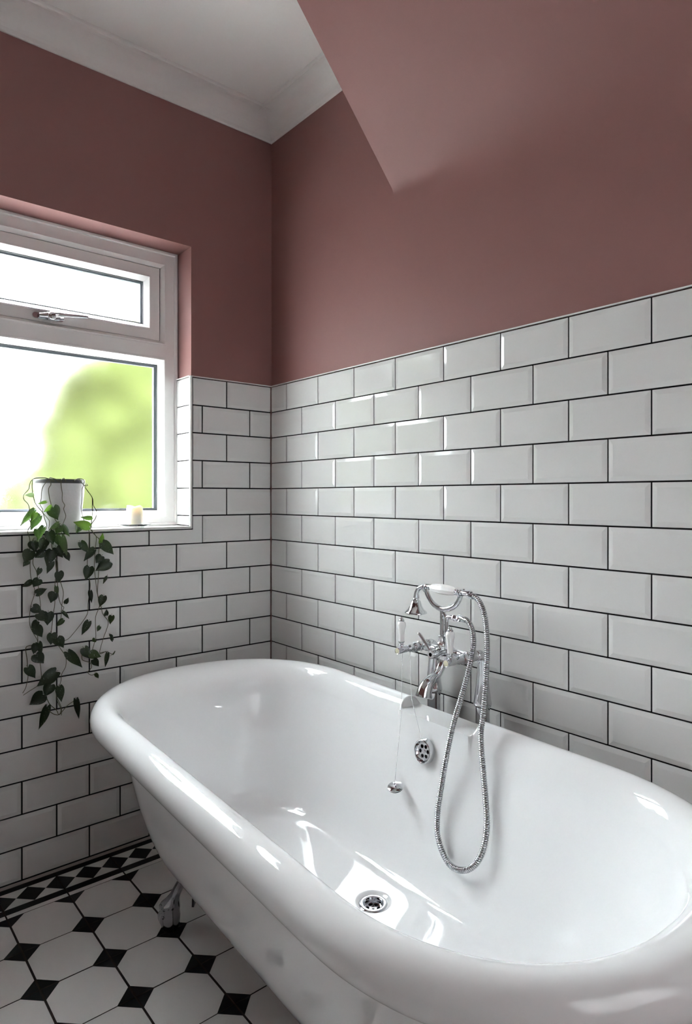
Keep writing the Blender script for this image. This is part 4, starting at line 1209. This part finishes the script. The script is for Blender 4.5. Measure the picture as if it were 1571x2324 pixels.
for v in VINES:
    p = [Vector(q) for q in v]
    if p[0].z > 1.22:                      # rooted in the pot: lead the stem out over the rim
        a = Vector((PC.x, PC.y, 1.236)).lerp(Vector((p[0].x, p[0].y, 1.236)), 0.45)
        rim = Vector((PC.x, PC.y, 1.247)) + (Vector((p[0].x - PC.x, p[0].y - PC.y, 0)).normalized()) * 0.076
        p = [a, rim] + p[1:]
    # keep stems off the pot and the sill edge
    for q in p:
        if 1.07 < q.z < 1.245:
            r = Vector((q.x - PC.x, q.y - PC.y, 0))
            need = 0.0805
            if r.length < need:
                r = r.normalized() * need if r.length > 1e-4 else Vector((need, 0, 0))
                if q.x > PC.x:
                    q.x = PC.x + math.sqrt(max(need ** 2 - min(abs(q.y - PC.y), need * 0.98) ** 2, 1e-6))
    bm = bmesh.new()
    tube(bm, catmull(p, 5), lambda t: lerp(0.00125, 0.0009, t), 7)
    link('vine', bm, M_VINE, pot, smooth=True)

def leaf(a, b, w, tone, k):
    a, b = Vector(a), Vector(b)
    ax = b - a
    Ln = ax.length
    ax.normalize()
    out = Vector((1, 0, 0))
    sd = ax.cross(out).normalized()
    nm = sd.cross(ax).normalized()
    if nm.x < 0:
        nm = -nm
    tw = R.uniform(-0.45, 0.45)
    sd2 = sd * math.cos(tw) + nm * math.sin(tw)
    nm = nm * math.cos(tw) - sd * math.sin(tw)
    curl = R.uniform(0.15, 0.6) * (1 if R.random() < 0.75 else -0.6)
    if tone == 'm':
        curl = 0.9
    bm = bmesh.new()
    rows = 8
    # heart outline: lobes reach back past the stalk
    hw = [0.30, 0.46, 0.50, 0.485, 0.43, 0.34, 0.22, 0.105, 0.0]
    grid = []
    for i in range(rows + 1):
        t = i / rows
        row = []
        for j in range(-3, 4):
            s = j / 3
            back = -0.13 * (1 - t) ** 3 * math.sin(abs(s) * PI * 0.62) + 0.03 * (1 - t) ** 3
            x = t + back
            yv = s * hw[i] * w * 1.14
            zz = -curl * w * 0.55 * (s * s) * (0.5 + hw[i]) - 0.10 * Ln * (t - 0.2) ** 2 + 0.012 * Ln * math.sin(7 * t + k)
            row.append(bm.verts.new(a + ax * (x * Ln) + sd2 * yv + nm * (zz + 0.004)))
        grid.append(row)
    for i in range(rows):
        for j in range(6):
            bm.faces.new((grid[i][j], grid[i][j + 1], grid[i + 1][j + 1], grid[i + 1][j]))
    bmesh.ops.remove_doubles(bm, verts=bm.verts, dist=1e-6)
    # short stalk
    st = [a - ax * 0.006 - nm * 0.003, a - ax * 0.001, a + ax * 0.3 * Ln + nm * 0.001]
    tube(bm, catmull(st, 3), 0.0006, 5)
    mind = min(v.co.x for v in bm.verts)
    lo = 0.005
    if a.z > 1.075:
        rr = Vector((0, (a.y + b.y) / 2 - PC.y))
        lo = 0.036 if rr.length < 0.07 else 0.012
    if mind < lo:
        for v in bm.verts:
            v.co.x += lo - mind
    return link('leaf', bm, M_LEAF[tone], pot, smooth=True)
for k, (a, b, w, tone) in enumerate(LEAVES):
    leaf(a, b, w, tone, k)

# ------------------------------------------------------------------ candle on a glass dish
CC = Vector((-0.052, -0.531, 1.0815))
dish = empty('glass_dish', CC, 'small clear glass dish with feet under the candle on the window sill', 'dish')
bm = bmesh.new()
lathe(bm, [(0, 0.0060), (0.040, 0.0060), (0.050, 0.0085), (0.0565, 0.0115), (0.0572, 0.0105), (0.051, 0.0072), (0.042, 0.0040), (0, 0.0040)], CC, (0, 0, 1), 40)
link('dish_plate', bm, M_GLASS, dish, smooth=True)
for k in range(3):
    a = 0.5 + k * 2 * PI / 3
    bm = bmesh.new()
    lathe(bm, [(0, 0.0), (0.0042, 0.0), (0.0050, 0.0015), (0.0044, 0.0039), (0, 0.0039)], CC + Vector((0.034 * math.cos(a), 0.034 * math.sin(a), 0)), (0, 0, 1), 14)
    link('dish_foot', bm, M_GLASS, dish, smooth=True, angle=50)
cand = empty('pillar_candle', CC + Vector((0, 0, 0.0062)), 'short ivory pillar candle with a melted rim on a glass dish', 'candle')
bm = bmesh.new()
seg = 40
o = CC + Vector((0, 0, 0.0062))
prof = [(0.0, 0.0), (0.0270, 0.0), (0.0275, 0.002), (0.0275, 0.048), (0.0274, 0.058), (0.0262, 0.0655), (0.0236, 0.0665), (0.0215, 0.060), (0.018, 0.050), (0.010, 0.046), (0.0, 0.046)]
rg = []
for r, h in prof:
    if r == 0:
        rg.append([bm.verts.new(o + Vector((0, 0, h)))])
        continue
    ring = []
    for i in range(seg):
        a = 2 * PI * i / seg
        hh = h
        if h > 0.05:
            hh += 0.0045 * math.sin(2 * a + 0.6) * (h - 0.05) / 0.0165 + 0.0035 * math.exp(-((a - 4.3) / 0.35) ** 2) - 0.006 * math.exp(-((a - 1.4) / 0.6) ** 2)
        q = r * (1 + 0.012 * math.sin(3 * a))
        ring.append(bm.verts.new(o + Vector((q * math.cos(a), q * math.sin(a), hh))))
    rg.append(ring)
for a, b in zip(rg, rg[1:]):
    join_rings(bm, a, b)
link('wax', bm, M_WAX, cand, smooth=True, angle=60)
bm = bmesh.new()
tube(bm, catmull([o + Vector((0, 0, 0.045)), o + Vector((0.0005, 0, 0.052)), o + Vector((0.002, 0.001, 0.056))], 3), 0.0008, 6)
link('wick', bm, M_BLACK, cand)

# ------------------------------------------------------------------ garden beyond the frosted window
bm = bmesh.new()
box(bm, (-14, -12, -0.5), (-0.4, 12, -0.4))
struct(link('terrace', bm, M_PAVING), 'pale paved terrace outside the window', 'terrace')
def bush(name, c, r, n, seed, label):
    rr = random.Random(seed)
    bm = bmesh.new()
    for i in range(n):
        d = Vector((rr.gauss(0, 1), rr.gauss(0, 1), rr.gauss(0, 1))).normalized() * rr.random() ** 0.4
        p = Vector((c[0] + d.x * r[0], c[1] + d.y * r[1], c[2] + d.z * r[2]))
        s = rr.uniform(0.09, 0.17) * min(r) if r[1] < 4 else rr.uniform(0.3, 0.5)
        bmesh.ops.create_icosphere(bm, subdivisions=2, radius=s, matrix=Matrix.Translation(p))
    for k in range(3):
        bmesh.ops.create_icosphere(bm, subdivisions=3, radius=1.0, matrix=Matrix.Translation((c[0], c[1], c[2] + (k - 1) * 0.1 * r[2])) @ Matrix.Diagonal((r[0] * 0.8, r[1] * (0.9 - 0.1 * k), r[2] * 0.82, 1)))
    for v in bm.verts:
        v.co += Vector((rr.uniform(-1, 1), rr.uniform(-1, 1), rr.uniform(-1, 1))) * 0.03 * min(r)
    return tag(link(name, bm, M_BUSH), label, 'shrub')
bush('garden_shrub', (-2.7, 0.74, 1.08), (0.75, 1.25, 1.75), 620, 4, 'tall green shrub blurred behind the right half of the frosted window')
bush('garden_tree', (-3.6, -4.1, 1.5), (1.0, 1.7, 1.9), 520, 7, 'broad green tree beyond the terrace, far left of the tall shrub')
bush('light_block_hedge', (-6.6, -0.5, 0.15), (0.7, 5.5, 0.85), 300, 9, 'low clipped green hedge added at the far end of the terrace to block low-angle light')  # hedge added to keep low-angle light off the soffit and far wall
